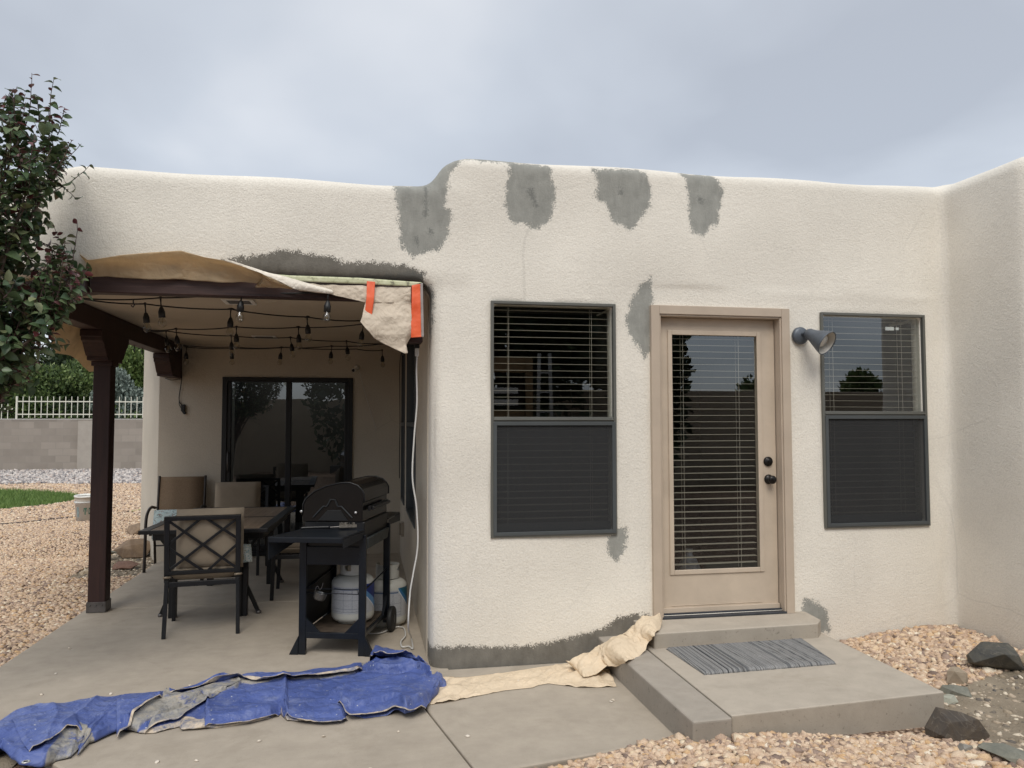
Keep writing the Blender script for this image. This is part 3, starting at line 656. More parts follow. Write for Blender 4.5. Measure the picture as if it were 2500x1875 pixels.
# lawn
M_lawn = simple('lawn_soil', (.07, .12, .025), .9, var=.3, scale=8)
patch_sheet('lawn', lawn_in, -15.2, -6, 9.6, 14.6, M_lawn, .01, 90)
n = 60000; x = rng.uniform(-15, -6, n); y = rng.uniform(9.6, 14.6, n); m_ = lawn_in(x, y); x, y = x[m_], y[m_]; n = len(x)
a = rng.uniform(0, 2*pi, n); hh = rng.uniform(.05, .11, n); le = rng.normal(0, .03, (n, 2)); wd = .007
b0 = np.stack([x-wd*np.cos(a), y-wd*np.sin(a), gh(x, y)], 1); b1 = np.stack([x+wd*np.cos(a), y+wd*np.sin(a), gh(x, y)], 1); tp = np.stack([x+le[:, 0], y+le[:, 1], gh(x, y)+hh], 1)
V = np.stack([b0, b1, tp], 1).reshape(-1, 3); me = npmesh('grass', V, np.arange(3*n).reshape(-1, 3)); vattr(me, 'tone', np.repeat(rng.uniform(0, 1, n), 3))
m, t, b = material('grass_blades', (.06, .12, .02), .7); t.links.new(ramp(t, attr(t, 'tone'), [(0, (.07, .13, .025)), (.6, (.13, .22, .045)), (1, (.20, .27, .08))]), b.inputs['Base Color'])
tag(link('grass', me, m), 'short green lawn curving behind the white bucket', 'grass', kind='stuff')

# ------------------------------------------------------------------ concrete
def concrete(name, a, b_, sp=.0):
    m, t, b = material(name, a, .85, spec=.25)
    n1_, n2_ = noise(t, 1.1, 5, .6), noise(t, 7, 6, .65)
    c = ramp(t, n1_, [(.3, a), (.7, b_)]); c = mixc(t, .35, c, ramp(t, n2_, [(.3, [x*.8 for x in a]), (.7, [min(1, x*1.12) for x in b_])]))
    st = noise(t, 1, 4, .6, stretch(t, (1.2, 5, 1))); c = mixc(t, mth(t, 'MULTIPLY', ramp(t, st, [(.55, (0, 0, 0)), (.8, (1, 1, 1))]), .35), c, [x*.72 for x in a])
    spk = noise(t, 140, 2, .5); c = mixc(t, mth(t, 'MULTIPLY', ramp(t, spk, [(.68, (0, 0, 0)), (.72, (1, 1, 1))]), .5), c, [x*.5 for x in a])
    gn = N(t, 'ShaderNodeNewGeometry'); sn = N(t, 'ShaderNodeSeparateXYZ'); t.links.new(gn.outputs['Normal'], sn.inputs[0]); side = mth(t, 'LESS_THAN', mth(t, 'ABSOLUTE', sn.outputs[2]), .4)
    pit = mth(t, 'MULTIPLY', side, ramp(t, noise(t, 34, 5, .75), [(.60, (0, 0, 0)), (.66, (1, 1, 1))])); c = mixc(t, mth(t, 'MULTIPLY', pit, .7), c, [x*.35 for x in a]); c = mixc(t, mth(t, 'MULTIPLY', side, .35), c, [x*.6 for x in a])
    stn = noise(t, 2.6, 6, .7, dist=.6); c = mixc(t, mth(t, 'MULTIPLY', ramp(t, stn, [(.55, (0, 0, 0)), (.66, (1, 1, 1))]), .22), c, [a[0]*.66, a[1]*.64, a[2]*.6])
    t.links.new(c, b.inputs['Base Color']); bump(t, b, mth(t, 'ADD', noise(t, 60, 4, .7), mth(t, 'MULTIPLY', noise(t, 200, 2), .5)), .18, .006); return m
M_conc = concrete('patio_concrete', (.375, .325, .262), (.45, .393, .32))
M_conc2 = concrete('landing_concrete', (.41, .36, .295), (.48, .425, .352))
M_conc3 = concrete('kerb_concrete', (.33, .295, .248), (.395, .352, .30))
def slab(name, poly, z0, z1, mat, bev=.012, joints=()):
    mb = MB(); mb.prism(poly, z0, z1, 'z'); o = mb.build(name, mat, None, bevel=bev, seg=3); return tag(o, kind='structure')
# the walk in front (right and left of the saw joint) and the porch floor
jx = lambda y: -.076+(y+.648)*(-.143/.712)
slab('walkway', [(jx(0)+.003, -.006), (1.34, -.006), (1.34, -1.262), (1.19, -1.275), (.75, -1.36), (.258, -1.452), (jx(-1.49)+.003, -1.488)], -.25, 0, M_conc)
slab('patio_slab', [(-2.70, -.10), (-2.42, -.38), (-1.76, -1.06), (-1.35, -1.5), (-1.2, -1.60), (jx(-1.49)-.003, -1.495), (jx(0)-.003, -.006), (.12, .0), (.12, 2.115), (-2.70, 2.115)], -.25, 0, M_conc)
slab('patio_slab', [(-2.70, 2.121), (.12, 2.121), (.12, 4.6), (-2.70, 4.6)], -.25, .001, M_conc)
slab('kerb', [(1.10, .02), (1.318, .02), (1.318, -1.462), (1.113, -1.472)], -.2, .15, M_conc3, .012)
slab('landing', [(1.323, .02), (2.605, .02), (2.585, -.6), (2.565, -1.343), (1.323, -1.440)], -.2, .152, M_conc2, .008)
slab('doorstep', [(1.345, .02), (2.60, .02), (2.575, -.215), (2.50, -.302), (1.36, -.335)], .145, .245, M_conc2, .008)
# chips of plaster lying on the slabs
P = [bp(a*1.1302, b_*1.1302, 'z', .004) for a, b_ in ((425, 1643), (410, 1480), (385, 1683), (240, 1498), (215, 1506), (90, 1500), (800, 1660), (1010, 1590), (1320, 1515), (1325, 1512), (1435, 1535), (940, 1460), (1000, 1480), (860, 1580), (640, 1700), (340, 1645), (120, 1455), (150, 1400), (1400, 1480), (1120, 1470), (1080, 1465), (1050, 1475), (700, 1590), (560, 1600))]
P = [p for p in P if True]
V, F_, T = stones(np.array(P), np.full(len(P), .012), flat=.35)
me = npmesh('plaster_chips', V, F_); vattr(me, 'tone', T); tag(link('plaster_chips', me, stonemat('chips', [(0, (.55, .5, .42)), (1, (.8, .76, .7))])), 'pale crumbs of dried plaster dropped on the concrete', 'debris', kind='stuff')

# ------------------------------------------------------------------ loose rocks
def rockmat(name, a, b_, vein=.0):
    m, t, b = material(name, a, .75, spec=.35); n_ = noise(t, 9, 6, .7, dist=.4); c = ramp(t, n_, [(.3, a), (.7, b_)])
    c = mixc(t, ramp(t, noise(t, 4, 3, .5, dist=1.5), [(.49, (0, 0, 0)), (.5, (.16, .16, .16)), (.51, (0, 0, 0))]), c, (.40, .36, .30)); t.links.new(c, b.inputs['Base Color']); bump(t, b, noise(t, 30, 5, .7), .5, .01); return m
def rock(c, sx, sy, sz, rz, mat, label, seed, name='rock', tilt=0):
    import bmesh
    r_ = random.Random(seed); bm = bmesh.new()
    pts = [(r_.uniform(-1, 1), r_.uniform(-1, 1), r_.uniform(-.55, 1)) for _ in range(15)]
    for p in pts:
        q = Vector(p); q = q.normalized()*(.82+.3*r_.random()) if q.length > .1 else Vector((0, 0, 1)); bm.verts.new((q.x*sx/2, q.y*sy/2, q.z*sz*.62))
    bmesh.ops.convex_hull(bm, input=bm.verts[:])
    for v in [v for v in bm.verts if not v.link_faces]: bm.verts.remove(v)
    bmesh.ops.recalc_face_normals(bm, faces=bm.faces); me = bpy.data.meshes.new(name); bm.to_mesh(me); bm.free()
    o = link(name, me, mat, bevel=min(sx, sz)*.02); o.location = (c[0], c[1], float(gh(c[0], c[1]))+sz*.30 if len(c) < 3 else c[2]); o.rotation_euler = (tilt, 0, rz)
    tag(o, label, 'rock', 'loose rocks edging the soil beside the landing' if c[0] > 0 else 'rocks by the far corner of the porch'); return o
RB = rockmat('rock_blueblack', (.045, .048, .05), (.12, .11, .085)); RT = rockmat('rock_tan', (.36, .28, .19), (.52, .43, .31)); RG = rockmat('rock_greygreen', (.15, .155, .13), (.25, .245, .20)); RBR = rockmat('rock_brown', (.16, .11, .075), (.28, .20, .13))
rock((3.37, -.80), .34, .26, .19, .2, RB, 'large dark blue-black rock in the gravel, rearmost of the rocks right of the landing', 3)
rock((3.62, -.86), .22, .20, .19, .5, RT, 'rounded sandy rock right of the large dark rock', 8)
rock((3.04, -.87), .20, .13, .12, .7, rockmat('rock_tanpale', (.30, .24, .17), (.40, .33, .25)), 'pale pointed wedge rock left of the large dark rock', 5)
rock((2.93, -1.0), .19, .10, .06, -.5, RG, 'flat grey rock lying in front of the pale wedge rock', 11, tilt=.15)
rock((2.80, -1.08), .13, .10, .06, .3, rockmat('rock_pale', (.33, .34, .28), (.45, .45, .37)), 'small pale green-grey rock touching the landing corner', 21)
rock((2.48, -1.52), .31, .17, .17, -.25, rockmat('rock_darkbrown', (.05, .045, .042), (.11, .085, .06)), 'dark brown and slate rock against the front corner of the landing', 7)
rock((2.52, -1.78), .30, .20, .07, -.5, RG, 'broad flat grey-green rock at the edge of the soil', 17)
rock((2.40, -1.66), .10, .07, .05, .3, rockmat('rock_smallgrey', (.22, .21, .19), (.33, .31, .27)), 'small grey rock between the dark brown rock and the broad flat one', 31)
rock((2.75, -2.02), .28, .14, .08, .1, RT, 'tan rock at the very corner of the gravel, nearest the viewer', 13)
rock((3.72, -1.05), .20, .18, .13, .2, RBR, 'brown rock half out of the picture right of the sandy rock', 19)
rock((-3.08, 4.95), .50, .34, .26, .3, RBR, 'brown angular boulder by the far corner of the porch', 23)
rock((-3.35, 4.75), .30, .25, .16, .9, RG, 'grey boulder left of the brown one near the porch corner', 27)
rock((-2.86, 5.15), .26, .2, .2, .4, RT, 'tan boulder tucked against the flank wall', 29)
rock((-2.98, 4.2), .42, .26, .09, -.2, rockmat('rock_red', (.16, .085, .06), (.24, .14, .10)), 'flat reddish rock beside the slab edge', 33)
rock((-3.25, 3.9), .2, .12, .07, .6, RT, 'small yellowish rock in the gravel behind the post', 37)
rock((-3.62, 7.0), .35, .3, .2, .2, RBR, 'dark boulder further back beside the flank wall', 41)
# ------------------------------------------------------------------ outdoor dining set
def T(o, loc, rz): o.location = loc; o.rotation_euler = (0, 0, rz); return o
M_cush = simple('tan_cushion', (.30, .245, .18), .9, var=.10, scale=5, bs=.25, bscale=25)
M_piping = simple('cushion_piping', (.25, .20, .145), .9)
M_iron = simple('dark_iron', (.010, .011, .013), .4, .2, .25, 10)
M_bronze = simple('bronze_tube', (.035, .028, .024), .45, .3, .2, 9)
M_sling = None
m, t, b = material('brown_sling', (.22, .15, .09), .8); wv = noise(t, 1, 2, .5, stretch(t, (400, 400, 60)))
t.links.new(ramp(t, wv, [(.3, (.15, .10, .06)), (.7, (.26, .18, .11))]), b.inputs['Base Color']); M_sling = m
def floral(name, base, cols):
    m, t, b = material(name, base, .9); n_ = noise(t, 14, 4, .5, dist=2.5)
    st = [(0, base), (.42, base), (.45, cols[0]), (.50, base), (.56, base), (.58, cols[1]), (.62, cols[2]), (.66, base)]
    t.links.new(ramp(t, n_, st), b.inputs['Base Color']); return m
M_floral = floral('floral_fabric', (.62, .64, .60), [(.12, .28, .32), (.30, .32, .12), (.18, .22, .30)])
def cushion(w_, d_, h_, puff=.35, n=14, seed=0, mat=None, name='cushion', parent=None, sag=0):
    """soft box centred on origin (x: w, y: d, z: h)"""
    V, Fq = [], []
    u = np.linspace(-1, 1, n)
    def edge(a, p=6): return (1-np.abs(a)**p)**(1/p)
    idx = {}
    g = np.array([[(i, j) for j in range(n)] for i in range(n)]).reshape(-1, 2)
    X = u[g[:, 0]]; Y = u[g[:, 1]]
    prof = np.sqrt(np.clip((1-X**8)*(1-Y**8), 0, 1)); bulge = 1+puff*(1-X**2)*(1-Y**2)
    wr = .06*(fbm(X*2.3+seed, Y*2.3, seed)-.5)*2
    top = np.stack([X*w_/2, Y*d_/2, h_/2*prof*(bulge+wr)/(1+puff*.6)-sag*(1-X**2)*(1-Y**2)], 1)
    bot = top*np.array([1, 1, -1]); V = np.concatenate([top, bot])
    i = np.array([a*n+b_ for a in range(n-1) for b_ in range(n-1)])
    Fq = np.concatenate([np.stack([i, i+n, i+n+1, i+1], 1), np.stack([i+1, i+n+1, i+n, i], 1)+n*n])
    me = npmesh(name, V, Fq); o = link(name, me, mat or M_cush, parent, smooth=True); return o

def cross_chair():
    """square steel chair, crossed lattice back, loose tan seat and back cushions; faces +y"""
    r = empty('lattice_chair')
    w_ = .245; lean = .055
    B = lambda x, s: (x, -.235-lean*s, .40+.46*s)        # point on the back plane, s 0..1
    for x in (-w_, w_):
        mb = MB(); mb.bar((x*1.0, -.235, .40), (x*1.03, -.285, .0), .028, .032, (0, 1, 0)); mb.build('leg', M_iron, r, bevel=.003)
        mb = MB(); mb.bar((x, .235, .40), (x, .25, .0), .028, .032, (0, 1, 0)); mb.build('leg', M_iron, r, bevel=.003)
    mb = MB()
    for x in (-w_, w_): mb.bar(B(x, -.02), B(x, 1), .036, .026, (0, 1, 0))
    mb.bar(B(-w_-.018, 1), B(w_+.018, 1), .038, .028, (0, -.12, 1)); mb.bar(B(-w_, .13), B(w_, .13), .024, .026, (0, -.12, 1))
    mb.build('back_frame', M_iron, r, bevel=.003)
    mb = MB(); L = lambda u, v: B(-w_+2*w_*u, 1-v*.87)
    for i, (p, q) in enumerate([((0, .02), (1, .98)), ((1, .02), (0, .98)), ((.48, .0), (0, .5)), ((.52, .0), (1, .42)), ((0, .52), (.52, 1)), ((1, .50), (.56, 1))]):
        a, b_ = Vector(L(*p)), Vector(L(*q)); off = Vector((0, .0012*i, 0)); mb.bar(a+off, b_+off, .019, .012, (0, 1, 0))
    mb.build('lattice', M_iron, r, bevel=.002)
    mb = MB()
    for (a, b_) in (((-w_, -.235, .375), (w_, -.235, .375)), ((-w_, .235, .375), (w_, .235, .375)), ((-w_, -.22, .375), (-w_, .22, .375)), ((w_, -.22, .375), (w_, .22, .375))): mb.bar(a, b_, .026, .036)
    for yy in (-.1, 0, .1): mb.bar((-w_, yy, .385), (w_, yy, .385), .02, .008)
    mb.build('seat_frame', M_iron, r, bevel=.003)
    c = cushion(.48, .50, .10, .25, parent=r, name='seat_cushion', seed=2); c.location = (.01, .01, .44)
    p = MB(); p.tube([(x*.236, y*.246, .0) for x, y in ((-1, -.9), (-.9, -1), (.9, -1), (1, -.9), (1, .9), (.9, 1), (-.9, 1), (-1, .9), (-1, -.9))], .006, 6, False); q = p.build('piping', M_piping, c, smooth=True); q.location = (0, 0, .018)
    c = cushion(.47, .46, .12, .25, parent=r, name='back_cushion', seed=5); c.rotation_euler = (radians(97), 0, radians(2)); c.location = (.045, -.185, .69)
    for x in (-w_, w_):
        mb = MB(); mb.tube([(x-.02, -.26, .43), (x, -.275, .435), (x+.025, -.25, .43), (x+.01, -.22, .425)], .008, 6); mb.build('cushion_tie', M_cush, r, smooth=True)
    return r
ch = cross_chair(); T(ch, (-1.612, 1.375, 0), radians(6.5))
tag(ch, 'black lattice-back chair nearest the viewer with its back turned, tan cushions', 'chair', 'chairs round the patio table')
ch2 = copy_tree(ch); T(ch2, (-.96, 2.42, 0), radians(90)); tag(ch2, 'black steel chair with tan seat cushion half hidden behind the grill', 'chair', 'chairs round the patio table')
ch3 = copy_tree(ch); T(ch3, (-1.72, 3.62, 0), radians(178)); tag(ch3, 'tan cushioned chair at the far end of the table in front of the sliding door', 'chair', 'chairs round the patio table')

def sling_chair():
    r = empty('sling_chair')
    w_ = .26
    for s in (-1, 1):
        x = s*w_
        mb = MB(); P = catmull([(x, -.22, .62), (x, -.0, .645), (x, .17, .60), (x, .235, .50), (x, .25, .25), (x, .27, 0)], 6); 
        for a, b_ in zip(P[:-1], P[1:]): mb.bar(a, b_, .034, .018, (1, 0, 0)) if False else None
        mb.tube(P, .016, 8); mb.build('arm', M_bronze, r, smooth=True)
        mb = MB(); mb.tube([(x, .20, .39), (x, -.2, .37), (x, -.28, .0)], .014, 8); mb.build('leg', M_bronze, r, smooth=True)
        mb = MB(); mb.tube(catmull([(x*.93, .22, .41), (x*.93, -.17, .38), (x*.93, -.235, .48), (x*.93, -.33, .96)], 6), .014, 8); mb.build('side_rail', M_bronze, r, smooth=True)
    P = catmull([(0, .22, .41), (0, 0, .385), (0, -.17, .38), (0, -.225, .44), (0, -.25, .55), (0, -.29, .75), (0, -.33, .95)], 5)
    V = [(sx*w_*.9, p[1], p[2]) for p in P for sx in (-1, -.3, .3, 1)]; n = len(P)
    Fq = [(i*4+k, i*4+k+1, i*4+k+5, i*4+k+4) for i in range(n-1) for k in range(3)]
    o = link('sling_seat', npmesh('sling_seat', V, Fq), M_sling, r, smooth=True); so = o.modifiers.new('s', 'SOLIDIFY'); so.thickness = .004
    for q_ in ((.06, .36, .012), (-.24, .2, .009)):
        mb = MB(); mb.tube([(-w_, q_[0], q_[1]), (w_, q_[0], q_[1])], q_[2], 8); mb.build('stretcher', M_bronze, r, smooth=True)
    return r
sc = sling_chair(); T(sc, (-2.42, 4.02, 0), radians(183)); tag(sc, 'brown sling chair with curved arms standing against the back wall left of the table', 'chair', 'chairs round the patio table')

def pillow(loc, rot, w_, d_, h_, mat, label):
    o = cushion(w_, d_, h_, .6, mat=mat, name='throw_pillow', seed=9); o.location = loc; o.rotation_euler = rot; return tag(o, label, 'pillow', 'throw pillows on the patio chairs')
pillow((-2.44, 3.95, .47), (radians(68), 0, radians(4)), .40, .32, .10, floral('pillow_teal', (.55, .68, .68), [(.62, .70, .68), (.35, .16, .12), (.2, .4, .42)]), 'pale teal pillow with a reddish edge on the brown sling chair')
pillow((-1.76, 3.40, .555), (radians(72), 0, radians(-2)), .42, .28, .10, M_floral, 'leafy patterned pillow leaning on the far cushioned chair')
pillow((-1.41, 1.42, .535), (radians(50), 0, radians(15)), .26, .16, .07, M_floral, 'leafy patterned pillow on the seat of the near lattice-back chair')

tb = empty('patio_table', (-1.615, 2.31, 0), radians(-2.5), 'rectangular patio table with wood plank inlays in a dark metal frame', 'table')
L2, W2, zt = .83, .485, .72
mb = MB()
for q in ((-W2, -W2+.075, -L2, L2), (W2-.075, W2, -L2, L2), (-W2+.075, W2-.075, -L2, -L2+.03), (-W2+.075, W2-.075, L2-.03, L2), (-W2+.075, W2-.075, -.012, .012)): mb.box(q[0], q[1], q[2], q[3], zt-.03, zt)
mb.build('top_frame', M_iron, tb, bevel=.003)
M_inlay = wood('plank_inlay', (.20, .14, .09), (.36, .27, .185), (40, 2, 10), .45)
for s in (0, 1):
    mb = MB(); y0, y1 = (-L2+.03, -.012) if s == 0 else (.012, L2-.03); n = 8; wd = (2*W2-.15)
    for k in range(n):
        yy0 = y0+(y1-y0)*k/n; yy1 = y0+(y1-y0)*(k+1)/n
        mb.box(-W2+.075, W2-.075, yy0+.002, yy1-.002, zt-.02, zt-.003)
    mb.build('inlay_panel', M_inlay, tb, bevel=.002)
mb = MB()
for q in ((-W2+.09, W2-.09, -L2+.16, -L2+.19), (-W2+.09, W2-.09, L2-.19, L2-.16), (-W2+.06, -W2+.09, -L2+.16, L2-.16), (W2-.09, W2-.06, -L2+.16, L2-.16)): mb.box(q[0], q[1], q[2], q[3], zt-.10, zt-.032)
mb.build('apron', M_iron, tb, bevel=.002)
for sx in (-1, 1):
    for sy in (-1, 1):
        x, y = sx*.275, sy*.62
        mb = MB(); mb.bar((x, y, 0), (x, y, zt-.04), .055, .055, (0, 1, 0)); mb.bar((x, y+.02, .26), (x+sx*.10, y+.05, .02), .03, .03, (0, 1, 0)); mb.bar((x, y, .5), (x+sx*.1, y, .63), .025, .025, (0, 1, 0))
        lg = mb.build('leg', M_iron, tb, bevel=.003)
        mb = MB(); mb.lathe([(.022, 0), (.022, .02), (.008, .03)], 12, Matrix.Translation((x+sx*.105, y+.052, 0))); mb.build('foot', M_steel, lg, smooth=True)

# ------------------------------------------------------------------ charcoal grill (long axis runs back along the side wall)
GA = radians(-16)
gr = empty('charcoal_grill', (-.620, .44, 0), GA, 'black charcoal grill on a two-wheeled steel cart with its hood closed', 'grill')
# local: x across (-.215..+.215), y back (0..0.62)
gw, gl = .205, .64
for x in (-gw, gw):
    for y in (0, gl):
        z0 = 0 if y == 0 else .06
        mb = MB(); mb.box(x-.024, x+.024, y-.014, y+.014, z0, .80); lg = mb.build('leg', M_metalnavy, gr, bevel=.002)
        if y == 0:
            s = -1 if x < 0 else 1
            mb = MB(); mb.prism([(x+s*.024, 0), (x+s*.085, 0), (x+s*.085, .004), (x+s*.024, .125)], -.02, .014, 'y'); mb.build('foot_plate', M_metalnavy, lg, bevel=.002)
mb = MB(); mb.box(-gw+.024, gw-.024, -.012, .012, .110, .148)
for s in (-1, 1): mb.prism([(s*(gw-.024), .148), (s*(gw-.024), .245), (s*(gw-.12), .148)], -.0125, .0125, 'y')
mb.box(-gw+.024, gw-.024, gl-.012, gl+.012, .115, .140); mb.box(-gw-.01, -gw+.01, .014, gl-.014, .115, .140); mb.box(gw-.01, gw+.01, .014, gl-.014, .115, .140)
for s in (-1, 1): mb.prism([(gl-.014, .140), (gl-.014, .26), (gl-.12, .140)], s*gw-.010, s*gw+.010, 'x')
mb.build('cart_frame', M_metalnavy, gr, bevel=.002)
mb = MB(); mb.box(-gw+.024, gw-.024, -.01, .01, .60, .72); mb.build('apron', M_metalnavy, gr, bevel=.002)
mb = MB(); mb.box(-gw+.011, gw-.011, .02, gl-.02, .141, .147); mb.build('bottom_shelf', simple('shelf_rusty', (.10, .075, .055), .6, .3, .5, 12), gr)
mb = MB(); mb.box(-gw-.012, -gw-.008, .016, gl-.016, .148, .79); mb.build('side_panel', simple('panel_black', (.006, .006, .007), .5), gr)
lab = MB(); lab.box(-gw-.0075, -gw-.0065, .10, .36, .60, .66); lab.build('warning_label', simple('label_grey', (.42, .42, .40), .6, 0, .35, 40), gr)
for x in (-gw, gw): 
    mb = MB(); mb.tube([(x, .014, .42), (x, gl-.014, .46)], .006, 6); mb.build('wire_rail', M_metalnavy, gr, smooth=True)
mb = MB(); mb.tube([(-gw, 0.02, .405), (gw, .02, .40)], .003, 6); mb.build('wire_rail', M_metalnavy, gr, smooth=True); mb = MB(); mb.tube([(-gw, .02, .435), (gw-.04, .02, .43), (gw-.035, .02, .40)], .003, 6); mb.build('wire_rail', M_metalnavy, gr, smooth=True)
# fire box
mb = MB(); mb.prism([(-.205, .885), (.215, .885), (.205, .74), (.15, .655), (-.15, .655), (-.2, .74)], .01, gl-.005, 'y'); body = mb.build('fire_box', M_black, gr, bevel=.006)
mb = MB(); mb.prism([(.212, .775), (.235, .775), (.225, .70), (.203, .70)], .03, gl-.05, 'y'); mb.build('ash_tray', simple('worn_grey', (.06, .07, .072), .5, .4, .3, 14), gr, bevel=.003)
prof = [(-.215, .885), (-.218, .93), (-.212, 1.005), (-.19, 1.045), (-.135, 1.09), (-.05, 1.128), (.05, 1.150), (.115, 1.150), (.165, 1.133), (.195, 1.105), (.212, 1.075), (.212, 1.02), (.200, 1.018), (.200, .885)]
mb = MB(); mb.prism(prof, .0, gl+.01, 'y'); lid = mb.build('hood', simple('gloss_black', (.004, .004, .0045), .22, 0, .2, 8), gr, bevel=.007, seg=3)
for q_ in (-.003, gl+.013):
    rim = MB(); rim.tube([(p[0], q_, p[1]) for p in prof[1:12]], .005, 6); rim.build('rim', M_black, lid, smooth=True)
mb = MB(); ridge = [(-.14, .915), (-.07, .99), (-.045, .99), (-.02, 1.035), (.01, 1.035), (.03, .99), (.055, .99), (.13, .915)]
mb.tube([(a, -.004, b_) for a, b_ in ridge], .006, 6); mb.prism([(-.105, .895), (-.04, .965), (.05, .965), (.10, .895)], -.007, -.0005, 'y'); mb.build('vent_bracket', simple('bracket_black', (.02, .022, .024), .3, .3), lid, bevel=.001)
mb = MB(); mb.box(.213, .235, .08, gl-.08, .955, .985); mb.tube([(.245, .10, .97), (.245, gl-.1, .97)], .012, 10); mb.build('handle', M_black, lid, bevel=.002)
for x, z in ((-.222, .955), (.155, .95)):
    mb = MB(); mb.lathe([(.010, 0), (.010, .005), (.006, .009), (.001, .010)], 12, Matrix.Translation((x, -.004, z)) @ Matrix.Rotation(pi/2, 4, 'X')); mb.build('bolt', simple('bright_bolt', (.55, .55, .55), .3, .9), lid, smooth=True)
# shelves: near one sags towards the viewer
def shelf(y0, y1, z0, z1, xl, xr, nm='side_shelf'):
    mb = MB(); d = .02
    mb.add([(xl, y0, z0), (xr, y0, z0), (.215, y1, z1), (-.215, y1, z1), (xl, y0, z0-.012), (xr, y0, z0-.012), (.215, y1, z1-.012), (-.215, y1, z1-.012)],
           [(0, 1, 2, 3), (7, 6, 5, 4), (0, 4, 5, 1), (1, 5, 6, 2), (2, 6, 7, 3), (3, 7, 4, 0)])
    mb.bar((xl, y0+.0, z0-.02), (xr, y0, z0-.02), .006, .03, (0, 0, 1))
    for x, xx in ((xl, -.215), (xr, .215)):
        q = [(x, y0, z0-.013), (xx, y1, z1-.013), (xx, y1, z1-.055), (x, y0, z0-(.15 if x < 0 else .07))]; n = Vector((.004, 0, 0))
        vs = [Vector(p) for p in q]+[Vector(p)+n for p in q]; mb.add(vs, [(0, 1, 2, 3), (7, 6, 5, 4), (0, 4, 5, 1), (1, 5, 6, 2), (2, 6, 7, 3), (3, 7, 4, 0)])
    return mb.build(nm, M_metalnavy, gr, bevel=.004)
shelf(-.30, .005, .826, .838, -.33, .16)
shelf(gl+.34, gl+.0, .845, .838, -.20, .22)
for x in (-gw-.03, gw+.045):
    s = 1 if x > 0 else -1
    mb = MB(); mb.lathe([(.02, -.018), (.06, -.020), (.086, -.018), (.092, -.011), (.092, .011), (.086, .018), (.06, .020), (.02, .018)], 28, Matrix.Translation((x, gl-.02, .093)) @ Matrix.Rotation(pi/2, 4, 'Y')); wh = mb.build('wheel', M_rubber, gr, smooth=True)
    mb = MB(); mb.lathe([(.012, -.02), (.03, -.021), (.034, 0), (.03, .021), (.012, .02)], 16, Matrix.Translation((x, gl-.02, .093)) @ Matrix.Rotation(pi/2, 4, 'Y')); mb.build('hub', M_black, wh, smooth=True)
mb = MB(); mb.tube([(-gw-.03, gl-.02, .093), (gw+.045, gl-.02, .093)], .007, 8); mb.build('axle', M_steel, gr)
# tongs on the shelf
tg = empty('grill_brush', (-.70, .405, .848), radians(4), 'long black-handled wire grill brush lying on the near shelf of the grill', 'brush')
mb = MB(); mb.tube(catmull([(-.13, 0, .006), (-.10, 0, .008), (0, 0, .008), (.06, 0, .007)], 4), [.006]+[.010]*12, 10); mb.build('handle', M_black, tg, smooth=True)
mb = MB(); mb.tube([(.06, .003, .007), (.15, .008, .010)], .0025, 6); mb.tube([(.06, -.003, .007), (.15, -.008, .010)], .0025, 6); mb.build('shaft', M_steel, tg)
mb = MB(); mb.box(.12, .235, -.018, .018, .003, .022)
for k in range(40): xx, yy = random.uniform(.12, .235), random.uniform(-.02, .02); mb.bar((xx, yy, .02), (xx+random.uniform(-.008, .008), yy+random.uniform(-.008, .008), .036), .003, .003)
mb.build('bristle_head', simple('wire_bristle', (.22, .20, .17), .5, .6, .4, 80), tg)
# drip can hanging inside
dc = empty('drip_can', (-.715, .47, .36), 0, 'small round aluminium can hanging by a wire under the grill', 'can')
mb = MB(); mb.lathe([(.001, 0), (.03, .003), (.040, .015), (.043, .05), (.045, .052), (.042, .053), (.04, .05), (.036, .016), (.001, .008)], 24, Matrix.Rotation(radians(18), 4, 'Y'), caps=False); mb.build('bowl', simple('aluminium', (.16, .16, .16), .4, .9, .2, 20), dc, smooth=True)
mb = MB(); mb.tube(catmull([(-.022, 0, .055), (-.018, 0, .08), (-.006, 0, .095), (.008, 0, .072), (.02, 0, .082), (.03, 0, .115)], 5), .0022, 6); mb.build('wire_hanger', M_steel, dc, smooth=True)

